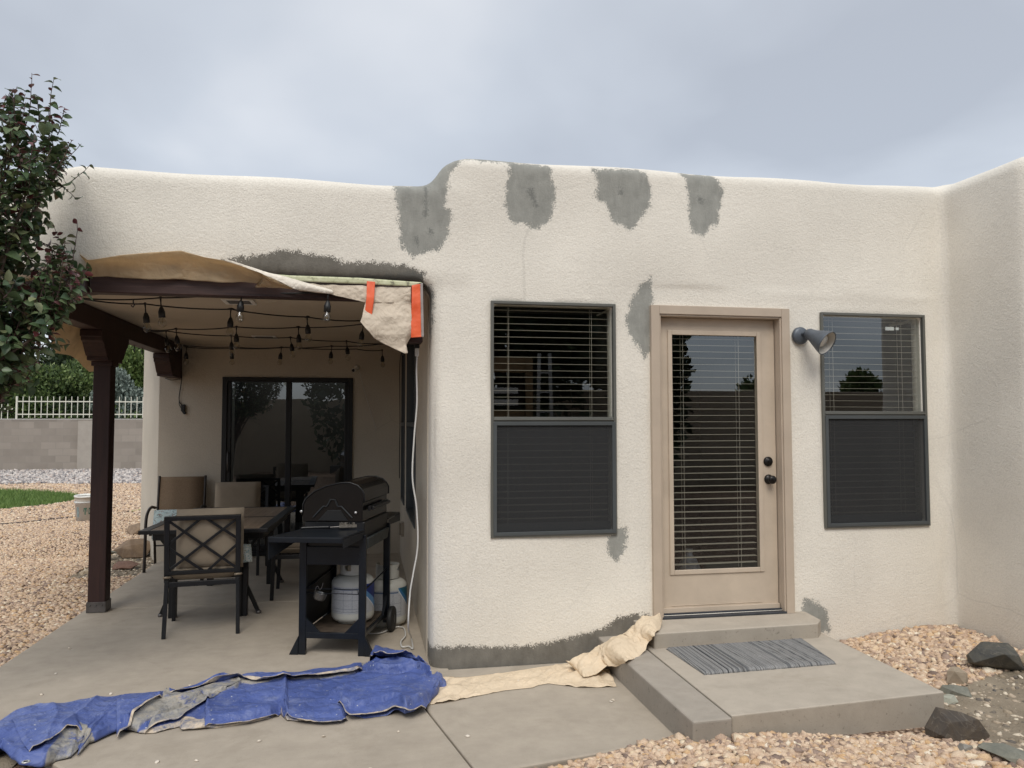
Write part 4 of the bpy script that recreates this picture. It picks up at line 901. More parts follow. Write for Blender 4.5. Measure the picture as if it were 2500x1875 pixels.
# ------------------------------------------------------------------ propane tanks
def tankmat(name, swoosh, SW1=(.10, .25, .48), SW2=(.010, .030, .17)):
    m, t, b = material(name, (.52, .52, .48), .45)
    c = N(t, 'ShaderNodeTexCoord'); s = N(t, 'ShaderNodeSeparateXYZ'); t.links.new(c.outputs['Object'], s.inputs[0])
    ang = mth(t, 'ARCTAN2', s.outputs[0], mth(t, 'MULTIPLY', s.outputs[1], -1))      # 0 towards -y, + to the right
    z = s.outputs[2]
    def band(v, a, b_): return mth(t, 'MULTIPLY', mth(t, 'GREATER_THAN', v, a), mth(t, 'LESS_THAN', v, b_))
    lab = mth(t, 'MULTIPLY', band(ang, -1.25, 1.7), band(z, .085, .285))
    c0 = mixc(t, lab, ramp(t, noise(t, 6, 4), [(.3, (.46, .46, .42)), (.7, (.56, .56, .52))]), (.47, .48, .50))
    # small print: rows of tiny marks inside boxes
    vec = N(t, 'ShaderNodeCombineXYZ'); t.links.new(mth(t, 'MULTIPLY', ang, 14), vec.inputs[0]); t.links.new(mth(t, 'MULTIPLY', z, 22), vec.inputs[2])
    txt = noise(t, 4, 4, .8, vec.outputs[0]); rows = mth(t, 'GREATER_THAN', mth(t, 'FRACT', mth(t, 'MULTIPLY', z, 110)), .45)
    ink = mth(t, 'MULTIPLY', mth(t, 'MULTIPLY', ramp(t, txt, [(.49, (0, 0, 0)), (.53, (1, 1, 1))]), rows), mth(t, 'MULTIPLY', lab, mth(t, 'LESS_THAN', ang, .55)))
    c0 = mixc(t, mth(t, 'MULTIPLY', ink, .7), c0, (.12, .14, .18))
    for a, b_ in ((-1.0, -.99), (-.42, -.41), (.0, .012), (.45, .46)): c0 = mixc(t, mth(t, 'MULTIPLY', band(ang, a, b_+.012), band(z, .095, .275)), c0, (.25, .27, .30))
    for a in (.098, .12, .185, .272): c0 = mixc(t, mth(t, 'MULTIPLY', band(z, a, a+.0035), band(ang, -1.0, .46)), c0, (.22, .24, .27))
    c0 = mixc(t, mth(t, 'MULTIPLY', band(z, .262, .272), band(ang, -1.0, .3)), c0, (.10, .14, .22))
    # blue swooshes sweeping down to the right
    zb_ = mth(t, 'MULTIPLY_ADD', mth(t, 'POWER', mth(t, 'MULTIPLY', mth(t, 'MAXIMUM', mth(t, 'SUBTRACT', ang, .30), 0), .91), .8), -.185, .295); edge = mth(t, 'SUBTRACT', z, zb_)
    if swoosh:
        inb = mth(t, 'MULTIPLY', mth(t, 'GREATER_THAN', ang, .31), band(z, .095, .300))
        c0 = mixc(t, mth(t, 'MULTIPLY', inb, mth(t, 'GREATER_THAN', edge, -.009)), c0, (.66, .70, .74))
        c0 = mixc(t, mth(t, 'MULTIPLY', inb, mth(t, 'GREATER_THAN', edge, .0)), c0, SW1)
        c0 = mixc(t, mth(t, 'MULTIPLY', inb, mth(t, 'GREATER_THAN', mth(t, 'SUBTRACT', edge, mth(t, 'MULTIPLY', ang, .03)), .018)), c0, SW2)
    rust = mth(t, 'MULTIPLY', ramp(t, noise(t, 20, 5, .7), [(.55, (0, 0, 0)), (.7, (1, 1, 1))]), mth(t, 'LESS_THAN', z, .03))
    t.links.new(mixc(t, rust, c0, (.2, .09, .04)), b.inputs['Base Color']); return m
def tank(loc, rz, label, mat, rot=0):
    r = empty('propane_tank', loc, rz, label, 'propane tank', 'propane tanks by the grill')
    R_ = .150
    mb = MB(); mb.lathe([(.09, 0), (.10, .0), (.10, .012), (.135, .022), (.147, .042), (R_, .060), (R_, .292), (.147, .312), (.136, .330), (.11, .348), (.06, .362), (.02, .366)], 40); mb.build('cylinder', mat, r, smooth=True)
    # collar with cut-outs: two arcs
    mw = MB(); n = 48; rc = .090; za, zb = .362, .465
    def hole(a, z):
        for ca, cz, ra, rz_ in ((-.35, .42, .28, .028), (1.0, .43, .35, .018), (2.6, .42, .3, .025)):
            if ((a-ca+pi) % (2*pi)-pi)**2/ra**2+(z-cz)**2/rz_**2 < 1: return True
        return a % (2*pi) > 2.9 and a % (2*pi) < 3.6
    nz = 16; V = []; F_ = []
    for k in range(n+1):
        a = 2*pi*k/n
        for j in range(nz+1):
            for rr in (rc, rc-.004): V.append((rr*sin(a), -rr*cos(a), za+(zb-za)*j/nz))
    for k in range(n):
        for j in range(nz):
            a = 2*pi*(k+.5)/n; z = za+(zb-za)*(j+.5)/nz
            if hole(a, z): continue
            i = (k*(nz+1)+j)*2; i2 = ((k+1)*(nz+1)+j)*2
            F_ += [(i, i2, i2+2, i+2), (i+1, i+3, i2+3, i2+1)]
            if j == nz-1: F_.append((i+2, i2+2, i2+3, i+3))
    mw.add(V, F_); mw.build('collar', simple('tank_white', (.50, .50, .46), .5, var=.1), r)
    mb = MB(); mb.lathe([(.016, .375), (.016, .42), (.028, .425), (.028, .445), (.01, .45)], 14); mb.build('valve', simple('brass_valve', (.25, .2, .1), .4, .8), r, smooth=True)
    mb = MB(); mb.lathe([(.093, 0), (.105, 0), (.105, .02), (.11, .035), (.10, .035)], 32, caps=False); mb.build('foot_ring', simple('ring_white', (.44, .43, .38), .6, var=.2), r, smooth=True)
    return r
tk1 = tank((-.490, .745, .148), radians(-2), 'white propane tank with blue swoosh label standing on the grill cart shelf', tankmat('tank_label', True))
tk1.scale = (1, 1, .92)
tank((-.235, 1.17, 0), radians(14), 'white propane tank with teal label standing on the floor between grill and wall', tankmat('tank_label_teal', True, (.03, .14, .30), (.01, .09, .14)))
# ------------------------------------------------------------------ wall lamp (unlit)
M_lamp = simple('lamp_grey', (.105, .12, .14), .45, .3, .15, 25)
lp = empty('wall_lamp', (2.592, -.004, 2.165), 0, 'blue-grey bullet spotlight aimed down from the wall between door and right window', 'wall lamp')
mb = MB(); mb.lathe([(.062, 0), (.062, .010), (.057, .020), (.045, .028), (.001, .030)], 32, Matrix.Translation((0, 0, 0)) @ Matrix.Rotation(pi/2, 4, 'X')); mb.build('backplate', M_lamp, lp, smooth=True)
mb = MB(); mb.tube([(0, -.028, .006), (.012, -.06, .014), (.03, -.075, .004)], .010, 10); mb.lathe([(.001, -.014), (.014, -.012), (.016, 0), (.014, .012), (.001, .014)], 12, Matrix.Translation((.012, -.06, .014)) @ Matrix.Rotation(pi/2, 4, 'Y')); mb.build('swivel_arm', M_lamp, lp, smooth=True)
dirv = Vector((.40, -.76, -.50)).normalized(); rot = dirv.to_track_quat('Z', 'Y').to_matrix().to_4x4(); MT = Matrix.Translation((.018, -.07, .012)) @ rot @ Matrix.Diagonal((1.45, 1.45, 1.08, 1))
mb = MB(); mb.lathe([(.001, -.012), (.020, -.006), (.027, .01), (.030, .04), (.040, .075), (.052, .115), (.060, .15), (.060, .155), (.057, .155), (.056, .15), (.048, .115), (.036, .075), (.028, .045), (.001, .044)], 36, MT, caps=False); sh = mb.build('shade', M_lamp, lp, smooth=True)
mb = MB(); mb.lathe([(.0555, .150), (.0475, .115), (.0355, .075), (.0275, .046), (.001, .045)], 36, MT, caps=False); mb.build('reflector', simple('lamp_inside', (.55, .53, .48), .4), sh, smooth=True)
mb = MB(); mb.lathe([(.012, .045), (.014, .06), (.028, .085), (.033, .11), (.028, .125), (.001, .132)], 24, MT, caps=False); mb.build('bulb', simple('bulb_white', (.75, .74, .70), .2), lp, smooth=True)

# ------------------------------------------------------------------ string lights
sl_ = empty('string_lights', (0, 0, 2.38), 0, 'black cable string of clear bulbs zigzagging under the porch ceiling', 'string lights')
zs = 2.385
def q(px, py, z=zs): return bp(px, py, 'z', z)
runs = [[(193, 728), (392, 727), (590, 711), (802, 712)], [(193, 728), (354, 742), (564, 755), (750, 774), (885, 783)],
        [(900, 789), (887, 791), (729, 799), (577, 798), (430, 803), (352, 804)], [(352, 804), (405, 808), (564, 820), (709, 824), (846, 833), (940, 839)],
        [(940, 839), (810, 845), (687, 848), (566, 847), (448, 843)], [(448, 843), (455, 847), (566, 850), (700, 848), (870, 852), (933, 855)]]
bulbs = [(0, 1), (0, 2), (0, 3), (1, 1), (1, 2), (1, 3), (2, 1), (2, 2), (2, 3), (2, 4), (3, 1), (3, 2), (3, 3), (3, 4), (4, 1), (4, 2), (4, 3), (5, 1), (5, 5)]
M_cable = simple('black_cable', (.008, .008, .008), .5)
M_bulb = glassmat('clear_bulb', 1.7, (.86, .84, .78)); M_fil = simple('filament', (.45, .36, .22), .4, .5)
for r_ in runs:
    P = []
    pts = [q(*p) for p in r_]
    for a, b_ in zip(pts[:-1], pts[1:]):
        for k in range(8):
            t_ = k/8; P.append(a*(1-t_)+b_*t_-np.array([0, 0, .012*4*t_*(1-t_)])-np.array([0, 0, 2.38]))
    P.append(pts[-1]-np.array([0, 0, 2.38])); mb = MB(); mb.tube(P, .0055, 6); mb.build('cable', M_cable, sl_, smooth=True)
sock0 = bulb0 = None
for i, j in bulbs:
    p = q(*runs[i][j])-np.array([0, 0, 2.38]); rz = random.uniform(0, 6.28); tilt = random.uniform(-.16, .16)
    if sock0 is None:
        mb = MB(); mb.tube([(0, 0, 0), (.002, 0, -.03), (0, 0, -.06)], [.006, .0035, .005], 8); mb.tube([(-.022, 0, 0), (0, 0, .003), (.022, 0, 0)], [.005, .009, .005], 8)
        mb.lathe([(.006, -.055), (.011, -.062), (.016, -.078), (.019, -.088), (.019, -.122), (.001, -.122)], 16); sock0 = mb.build('socket', M_cable, sl_, smooth=True); so = sock0
        mb = MB(); mb.lathe([(.013, -.121), (.014, -.128), (.022, -.145), (.024, -.158), (.019, -.174), (.008, -.183), (.0005, -.184)], 18, caps=False); bulb0 = mb.build('bulb', M_bulb, so, smooth=True)
        mb = MB(); mb.tube([(-.004, 0, -.122), (-.007, 0, -.15), (0, 0, -.16), (.007, 0, -.15), (.004, 0, -.122)], .0012, 5); mb.build('filament', M_fil, so)
    else: so = copy_tree(sock0, sl_)
    so.scale = (1.15, 1.15, 1.08); so.location = tuple(p); so.rotation_euler = (tilt, random.uniform(-.06, .06), rz)
# black lead hanging down the side wall and the plug at the back wall bracket
mb = MB(); mb.tube(catmull([(-.03, 2.9, 2.36), (-.016, 4.30, 2.30), (-.016, 4.30, 1.9), (-.016, 4.22, 1.5), (-.016, 4.32, 1.2), (-.016, 4.30, .9)], 8), .005, 6); tag(mb.build('light_cable', M_cable, None, smooth=True), 'thin black lead dropping from the string lights down the side wall', 'cable')
pg = empty('hanging_plug', (-2.49, 4.43, 2.06), 0, 'black extension plug dangling on the back wall below the wooden bracket', 'plug')
a0 = bp(443, 925, 'y', 4.43); A1 = bp(437, 975, 'y', 4.43); A2 = bp(447, 992, 'y', 4.43); A3 = bp(436, 975, 'y', 4.43); A4 = bp(444, 1000, 'y', 4.43); o_ = np.array(pg.location)
mb = MB(); mb.tube(catmull([bp(404, 924, 'y', 4.42)-o_, bp(420, 928, 'y', 4.30)-o_, bp(440, 925, 'y', 4.42)-o_], 6), .005, 6); mb.tube(catmull([bp(443, 850, 'y', 4.43)-o_, a0-o_, A1-o_, A2-o_], 6), .005, 6); mb.tube(catmull([A1-o_, bp(438, 988, 'y', 4.43)-o_, A4-o_], 6), .004, 6); mb.build('lead', M_cable, pg, smooth=True)
mb = MB(); mb.bar(A2-o_+np.array([0, 0, .02]), A2-o_-np.array([0, 0, .05]), .045, .03); mb.bar(A4-o_, A4-o_+np.array([.04, 0, -.05]), .035, .03); mb.build('plug', M_rubber, pg, bevel=.006)

# ------------------------------------------------------------------ white extension cord down the corner and along the floor
M_wc = simple('white_cord', (.60, .59, .56), .5, var=.05)
ec = empty('extension_cord', (-.03, .25, 2.0), 0, 'white extension cord hanging from the taped beam and trailing over the porch floor', 'cord')
o_ = np.array(ec.location)
P = [bp(a, b_, 'x', xx) for a, b_, xx in ((1019, 845, -.045), (1019, 868, -.045), (1016, 920, -.05), (1018, 985, -.05))]
Yv = .22
P = [bp(a, b_, 'y', Yv) for a, b_ in ((1019, 862), (1017, 905), (1018, 985), (1011, 1070), (1007, 1165), (1017, 1240), (1020, 1330), (1009, 1400), (1001, 1450), (997, 1530))]+[bp(1004, 1556, 'z', .02), bp(1008, 1583, 'z', .012), bp(998, 1578, 'z', .012), bp(982, 1579, 'z', .012), bp(979, 1566, 'z', .012), bp(990, 1551, 'z', .012), bp(984, 1532, 'z', .012), bp(960, 1532, 'z', .012), bp(930, 1545, 'z', .012), bp(890, 1546, 'z', .012)]
mb = MB(); mb.tube(catmull([p-o_ for p in P], 8), .0055, 8); mb.build('cord', M_wc, ec, smooth=True)
p = bp(1018, 850, 'y', .22)-o_; mb = MB(); mb.bar(p, p-np.array([0, 0, .055]), .026, .02, (0, 1, 0)); mb.build('plug_end', M_wc, ec, bevel=.005)
mb = MB(); mb.bar(p+np.array([0, 0, .055]), p, .034, .03, (0, 1, 0)); mb.build('connector', M_rubber, ec, bevel=.006)

# outlet box, security camera
ob = empty('outlet_box', (-.002, 3.45, .42), 0, 'beige weatherproof outlet cover low on the side wall behind the grill', 'outlet')
mb = MB(); mb.box(-.03, 0, -.055, .055, -.075, .075); mb.build('box', simple('outlet_beige', (.36, .31, .24), .5), ob, bevel=.004); mb = MB(); mb.box(-.055, -.031, -.045, .045, -.06, .065); mb.build('cover', simple('cover_beige', (.30, .26, .20), .45), ob, bevel=.008)
scm = empty('security_camera', (-.52, 4.447, 2.22), 0, 'tiny white security camera on the back wall above the sliding door corner', 'camera')
mb = MB(); mb.lathe([(.03, 0), (.03, .006), (.012, .012), (.008, .03)], 16, Matrix.Rotation(pi/2, 4, 'X')); mb.build('mount', M_white, scm, smooth=True)
mb = MB(); mb.lathe([(.001, -.03), (.02, -.03), (.024, -.02), (.024, .03), (.020, .034)], 18, Matrix.Translation((-.03, -.055, -.035)) @ Vector((-.35, -.8, -.25)).to_track_quat('Z', 'Y').to_matrix().to_4x4()); mb.build('body', M_white, scm, smooth=True)
mb = MB(); mb.lathe([(.019, .034), (.019, .036), (.001, .037)], 18, Matrix.Translation((-.03, -.055, -.035)) @ Vector((-.35, -.8, -.25)).to_track_quat('Z', 'Y').to_matrix().to_4x4()); mb.build('lens', M_black, scm, smooth=True)
mb = MB(); mb.tube(catmull([(-.50, 4.44, 2.2), (-.42, 4.44, 1.9), (-.28, 4.44, 1.45)], 6), .0022, 5); mb.build('camera_lead', M_wc, None, smooth=True); tag(bpy.data.objects['camera_lead'], 'thin white wire running diagonally down the back wall from the camera', 'wire')

# ------------------------------------------------------------------ door mat
m, t, b = material('striped_mat', (.2, .2, .21), .95, spec=.1)
v = stretch(t, (1, 1, 1)); sx = N(t, 'ShaderNodeSeparateXYZ'); t.links.new(v, sx.inputs[0])
nv = noise(t, 1, 4, .8, stretch(t, (34, .01, .01))); c0 = ramp(t, nv, [(.36, (.025, .026, .03)), (.43, (.14, .145, .15)), (.52, (.34, .335, .325)), (.60, (.035, .035, .037)), (.68, (.28, .275, .265))])
c0 = mixc(t, .5, c0, ramp(t, noise(t, 260, 2, .5), [(.3, (.2, .2, .2)), (.7, (.8, .8, .8))]), 'OVERLAY'); t.links.new(c0, b.inputs['Base Color']); bump(t, b, noise(t, 1, 3, .8, stretch(t, (90, 60, 1))), 1.0, .012)
nx, ny = 120, 60; u, vv = np.meshgrid(np.linspace(0, 1, nx), np.linspace(0, 1, ny), indexing='ij')
c00, c10, c11, c01 = np.array([1.450, -.861]), np.array([2.285, -.825]), np.array([2.372, -.322]), np.array([1.428, -.352])
XY = c00*((1-u)*(1-vv))[..., None]+c10*(u*(1-vv))[..., None]+c11*(u*vv)[..., None]+c01*((1-u)*vv)[..., None]
XY[..., 1] += .008*(fbm(u*30, vv*0+3, 2)-.5)*(vv < .02); ed = np.minimum(np.minimum(u, 1-u)*40, np.minimum(vv, 1-vv)*22); Zm = .1535+.014*np.clip(ed, 0, 1)**.5+.004*fbm(u*70, vv*3, 6)+.002*np.sin(u*420)
Zm = np.where(ed <= 0, .153, Zm); V = np.concatenate([XY, Zm[..., None]], -1).reshape(-1, 3); i = np.array([a*ny+b_ for a in range(nx-1) for b_ in range(ny-1)])
dm = link('doormat', npmesh('doormat', V, np.stack([i, i+ny, i+ny+1, i+1], 1)), m, smooth=True); dm.modifiers.new('s', 'SOLIDIFY').thickness = .003
tag(dm, 'grey striped woven doormat lying askew on the landing', 'doormat')

# ------------------------------------------------------------------ bottle inside the door
bt = empty('plastic_jug', (1.86, .27, .32), 0, 'small pale blue plastic jug standing inside behind the door glass', 'jug')
mb = MB(); mb.lathe([(.001, 0), (.075, 0), (.08, .01), (.08, .19), (.07, .23), (.045, .275), (.024, .295), (.022, .315), (.001, .316)], 24); mb.build('body', simple('jug_plastic', (.42, .46, .55), .4), bt, smooth=True)
mb = MB(); mb.lathe([(.026, .31), (.026, .338), (.001, .34)], 16); mb.build('cap', simple('cap_white', (.6, .62, .66), .4), bt, smooth=True)
mb = MB(); mb.box(1.5, 2.4, .2, .37, .0, .318); mb.build('inner_sill', M_dark, house)

# ------------------------------------------------------------------ bucket and hose in the back yard
bk = empty('bucket', (-4.88, 8.75, float(gh(-4.88, 8.75))), radians(10), 'white plastic buckets nested together on the gravel behind the porch post', 'bucket')
mb = MB(); mb.lathe([(.001, .004), (.125, .004), (.15, .30), (.155, .30), (.155, .325), (.15, .325), (.147, .31), (.12, .01), (.001, .01)], 36, caps=False); o = mb.build('pail', simple('bucket_white', (.78, .77, .74), .5, var=.06), bk, smooth=True)
mb = MB(); mb.lathe([(.156, .30), (.163, .302), (.163, .327), (.156, .329)], 36, caps=False); mb.build('rim', simple('rim_white', (.58, .58, .56), .5), o, smooth=True)
mb = MB(); mb.lathe([(.132, .335), (.152, .36), (.158, .40), (.163, .40), (.163, .425), (.156, .427), (.15, .40)], 36, Matrix.Rotation(radians(4), 4, 'X'), caps=False); mb.build('second_pail_rim', simple('bucket_cream', (.76, .75, .70), .5), bk, smooth=True)
M_pg = simple('print_green', (.02, .13, .09), .6)
def onpail(a0, a1, z0, z1, r=.1425):
    mb = MB(); n = 5; V = []
    for k in range(n+1):
        a = a0+(a1-a0)*k/n
        for z in (z0, z1): rr = .125+(z-.004)/.296*.025+.0015; V.append((rr*sin(a), -rr*cos(a), z))
    mb.add(V, [(2*k, 2*k+2, 2*k+3, 2*k+1) for k in range(n)]); return mb
for i, (a0, a1, z0, z1) in enumerate(((-.02, .30, .205, .225), (.09, .19, .12, .2045), (-.05, .00, .165, .20), (.28, .34, .165, .20))): onpail(a0, a1, z0, z1).build('logo', M_pg, bk)
for i, (a0, a1, z0, z1) in enumerate(((.50, .56, .125, .225), (.565, .68, .205, .225), (.565, .68, .125, .145), (.66, .70, .15, .20))): onpail(a0, a1, z0, z1).build('logo', M_pg, bk)
onpail(-.85, -.55, .08, .24).build('sticker', simple('sticker_grey', (.20, .26, .26), .6, var=.5, scale=60), bk)
hs = [bp(a, b_, 'z', -.02) for a, b_ in ((-80, 1290), (0, 1280), (60, 1275), (120, 1268), (190, 1262), (250, 1258), (280, 1255), (318, 1250))]
mb = MB(); mb.tube(catmull(hs, 8), .012, 8); tag(mb.build('garden_hose', M_cable, None, smooth=True), 'black garden hose lying across the tan gravel', 'hose')
hs = [bp(a, b_, 'z', -.02) for a, b_ in ((316, 1250), (330, 1247), (352, 1243), (372, 1241))]
mb = MB(); mb.tube(catmull(hs, 6), .016, 8); tag(mb.build('hose_end', simple('hose_yellow', (.42, .42, .18), .5), None, smooth=True), 'pale yellow end piece of the hose near the flank wall', 'hose')

# ------------------------------------------------------------------ block wall and iron fence at the back
m, t, b = material('concrete_block', (.3, .27, .24), .9, spec=.2)
br = N(t, 'ShaderNodeTexBrick'); vv_ = N(t, 'ShaderNodeTexCoord'); mp = N(t, 'ShaderNodeMapping'); mp.inputs['Rotation'].default_value = (pi/2, 0, 0); t.links.new(vv_.outputs['Object'], mp.inputs[0])
# x along wall, y up
mp.inputs['Rotation'].default_value = (-pi/2, 0, 0); t.links.new(mp.outputs[0], br.inputs['Vector'])
br.inputs['Scale'].default_value = 1; br.inputs['Brick Width'].default_value = .40; br.inputs['Row Height'].default_value = .20; br.inputs['Mortar Size'].default_value = .006; br.inputs['Color1'].default_value = (.235, .205, .175, 1); br.inputs['Color2'].default_value = (.325, .285, .245, 1); br.inputs['Mortar'].default_value = (.24, .215, .19, 1); br.inputs['Bias'].default_value = -.1
t.links.new(mixc(t, .25, br.outputs[0], ramp(t, noise(t, 2, 5, .6), [(.3, (.20, .175, .15)), (.7, (.36, .32, .28))])), b.inputs['Base Color']); M_block = m
bw = empty('block_wall', (-12, 20.0, 0), 0, 'grey concrete block wall with a pilaster across the back of the yard', 'wall')
mb = MB(); mb.box(0, 13, 0, .2, -.3, 1.66); mb.build('wall', M_block, bw)
mb = MB(); mb.box(-14, 0, 0, .2, -.3, 1.46); mb.build('wall', M_block, bw)
pil = bp(211, 1070, 'y', 19.9)[0]+12
mb = MB(); mb.box(pil-.24, pil+.28, -.10, -.002, -.3, 1.63); mb.build('pilaster', simple('pilaster_block', (.34, .305, .265), .9, var=.08), bw)
mb = MB(); mb.box(-.0, 13, -.012, .212, 1.661, 1.69); mb.build('cap', simple('wall_cap', (.42, .40, .37), .9), bw)
M_fence = simple('cream_iron', (.60, .59, .50), .5, var=.06)
xe = bp(37, 1000, 'y', 20)[0]
def fence(x0, x1, zb, label):
    f = empty('iron_fence', (x0, 20.1, zb), 0, label, 'fence', 'cream iron fence sections on top of the block wall')
    for z in (.13, .51):
        mb = MB(); mb.box(0, x1-x0, -.012, .012, z-.016, z+.016); mb.build('rail', M_fence, f)
    n = int((x1-x0)/.165); p0 = None
    for k in range(n+1):
        post_ = k % 14 == 0; 
        mb = MB(); w_ = .022 if post_ else .009; mb.box(k*.165-w_, k*.165+w_, -w_-.001, w_+.001, -.02 if post_ else .03, .66 if not post_ else .66)
        mb.build('picket', M_fence, f)
    return f
fence(xe, -.6, 1.69, 'long higher cream picket fence section on the block wall behind the porch post')
fence(xe-7, xe-.10, 1.47, 'lower cream picket fence section at the left edge of the picture')
# ------------------------------------------------------------------ thin sheets: tarp, masking paper, tape
def resample(P, n):
    P = np.array(P, float); d = np.r_[0, np.cumsum(np.linalg.norm(np.diff(P, axis=0), axis=1))]; s = np.linspace(0, d[-1], n)
    return np.stack([np.interp(s, d, P[:, k]) for k in range(P.shape[1])], 1)
def crumple(u, v, f, seed, k=9):
    """facets and creases: folded triangle waves in random directions"""
    r = np.random.default_rng(seed); h = 0; u0, v0 = u, v
    for i in range(k):
        a = r.uniform(0, pi); ff = f*r.uniform(.35, 1.8); wx = .35*fbm(u0*f*.5, v0*f*.5, seed+i); h = h+(tri(ff*(u*cos(a)+v*sin(a))+r.uniform(0, 1)+wx)-.5)/ff*f*(.6 if i > 3 else 1)
    return h/k
def strip(name, top, bot, n, m, amp, f, seed, mat, parent=None, bulge=0, thick=.0012, edge=0.0):
    A, B = resample(top, n), resample(bot, n); t_ = np.linspace(0, 1, m)[None, :, None]; P = A[:, None]*(1-t_)+B[:, None]*t_
    du = np.gradient(P, axis=0); dv = np.gradient(P, axis=1); nr = np.cross(du, dv); nr /= np.linalg.norm(nr, axis=2, keepdims=True)+1e-9
    if (nr*(CAMP-P)).sum() < 0: nr = -nr
    L = np.r_[0, np.cumsum(np.linalg.norm(np.diff(A, axis=0), axis=1))]; Wd = np.linalg.norm(A-B, axis=1)
    U = np.repeat(L[:, None], m, 1); Vv = np.linspace(0, 1, m)[None, :]*Wd[:, None]
    h = amp*crumple(U, Vv, f, seed)*2.6+amp*1.4*(fbm(U*f*.6, Vv*f*.6, seed+3)-.5)+amp*.5*crumple(U, Vv, f*3, seed+40)
    h = h+bulge*np.sin(pi*np.linspace(0, 1, m))[None, :]
    if edge: h = h*np.clip(np.minimum(np.linspace(0, 1, m), 1)[None, :]/edge, 0, 1)
    P = P+nr*h[..., None]; i = np.array([a*m+b_ for a in range(n-1) for b_ in range(m-1)])
    o = link(name, npmesh(name, P.reshape(-1, 3), np.stack([i, i+m, i+m+1, i+1], 1)), mat, parent, smooth=True)
    s = o.modifiers.new('s', 'SOLIDIFY'); s.thickness = thick; s.offset = 0
    return o
def papermat(name, base, tr=.25):
    m, t, b = material(name, base, .75, spec=.25)
    n_ = noise(t, 5, 5, .6); c = ramp(t, n_, [(.3, [x*.9 for x in base]), (.7, [min(1, x*1.06) for x in base])])
    g = noise(t, 1, 4, .7, stretch(t, (8, 8, 60))); c = mixc(t, mth(t, 'MULTIPLY', ramp(t, g, [(.56, (0, 0, 0)), (.72, (1, 1, 1))]), .3), c, [x*.7 for x in base])
    t.links.new(c, b.inputs['Base Color']); cz_ = mth(t, 'ADD', mth(t, 'ABSOLUTE', mth(t, 'SUBTRACT', noise(t, 7, 3, .5, dist=.8), .5)), mth(t, 'MULTIPLY', mth(t, 'ABSOLUTE', mth(t, 'SUBTRACT', noise(t, 19, 3, .5, dist=.6), .5)), .5)); bump(t, b, cz_, .5, .05)
    o = t.nodes['Material Output']; tl = N(t, 'ShaderNodeBsdfTranslucent'); t.links.new(c, tl.inputs[0]); mx = N(t, 'ShaderNodeMixShader'); mx.inputs[0].default_value = tr
    t.links.new(b.outputs[0], mx.inputs[1]); t.links.new(tl.outputs[0], mx.inputs[2]); t.links.new(mx.outputs[0], o.inputs[0]); return m
M_kraft = papermat('kraft_paper', (.74, .595, .40), .5); M_kraft2 = papermat('kraft_paper_pale', (.66, .565, .45), .1); M_kraft3 = papermat('kraft_paper_lit', (.86, .79, .68), .1); M_kraftfl = papermat('kraft_paper_floor', (.80, .655, .475), .1)  # lit copy: sunlight on the folded edge put into its pale colour
m, t, b = material('orange_tape', (.80, .115, .035), .45); t.links.new(ramp(t, noise(t, 12, 3), [(.3, (.72, .10, .03)), (.7, (.88, .16, .06))]), b.inputs['Base Color']); bump(t, b, noise(t, 50, 3, .6), .3, .004); M_tape = m
m, t, b = material('green_masking_tape', (.5, .5, .25), .6); t.links.new(ramp(t, noise(t, 22, 5, .7), [(.34, (.20, .19, .13)), (.42, (.52, .53, .33)), (.7, (.66, .65, .47))]), b.inputs['Base Color']); M_gtape = m
def plist(reg, W_, pts, yv):
    s = (reg[2]-reg[0])/W_; ys_ = yv if isinstance(yv, (list, tuple)) else [yv]*len(pts)
    return [bp(reg[0]+p[0]*s, reg[1]+p[1]*s, 'y', y) for p, y in zip(pts, ys_)]
Z9 = ((400, 550, 1100, 900), 2212); Z1 = ((0, 100, 700, 700), 1936)
mpz = empty('masking_paper', (-1.0, .03, 2.4), 0, 'brown masking paper taped over the front beam, drooping beside two orange tape strips', 'paper')
def P_(o): o.parent = mpz; o.matrix_parent_inverse = mpz.matrix_world.inverted() if False else Matrix.Translation(-mpz.location); return o
topA = plist(*Z1, [(575, 1480), (640, 1475), (820, 1445), (990, 1430), (1220, 1415), (1380, 1460), (1500, 1480), (1640, 1520), (1760, 1560)], -.055)+plist(*Z9, [(830, 428), (990, 488)], [-.04, -.0])
botA = plist(*Z1, [(590, 1592), (1250, 1615), (1936, 1652)], .04)+plist(*Z9, [(700, 474), (880, 480), (995, 495)], [.04, .03, .0])
P_(strip('loose_flap', topA, botA, 170, 26, .016, 6, 11, M_kraft, bulge=-.02, edge=.3))
topB = plist(*Z9, [(470, 266), (620, 313), (720, 340), (900, 385), (1060, 432), (1230, 480), (1300, 500)], [-.075, -.07, -.05, -.03, .0, .02, .02])
botB = plist(*Z9, [(470, 272), (620, 320), (760, 372), (860, 420), (1000, 492), (1070, 502), (1310, 532)], [-.08, -.085, -.08, -.06, -.03, 0, .02])
P_(strip('folded_edge', topB, botB, 110, 14, .006, 12, 5, M_kraft3, bulge=.01))
topC = plist(*Z9, [(1040, 432), (1200, 455), (1560, 468), (1905, 478)], .040); botC = plist(*Z9, [(1040, 500), (1280, 530), (1480, 577), (1560, 600), (1905, 600)], .028)
P_(strip('beam_sheet', topC, botC, 190, 26, .020, 8, 21, M_kraft2, bulge=.006))
topD = plist(*Z9, [(1555, 590), (1700, 597), (1908, 597)], .024); botD = plist(*Z9, [(1520, 740), (1560, 800), (1620, 870), (1690, 910), (1865, 995), (1872, 925), (1902, 862)], [-.02, -.02, 0, 0, -.01, .02, .03])
P_(strip('hanging_corner', topD, botD, 120, 60, .024, 7, 33, M_kraft2, bulge=.02, edge=.1))
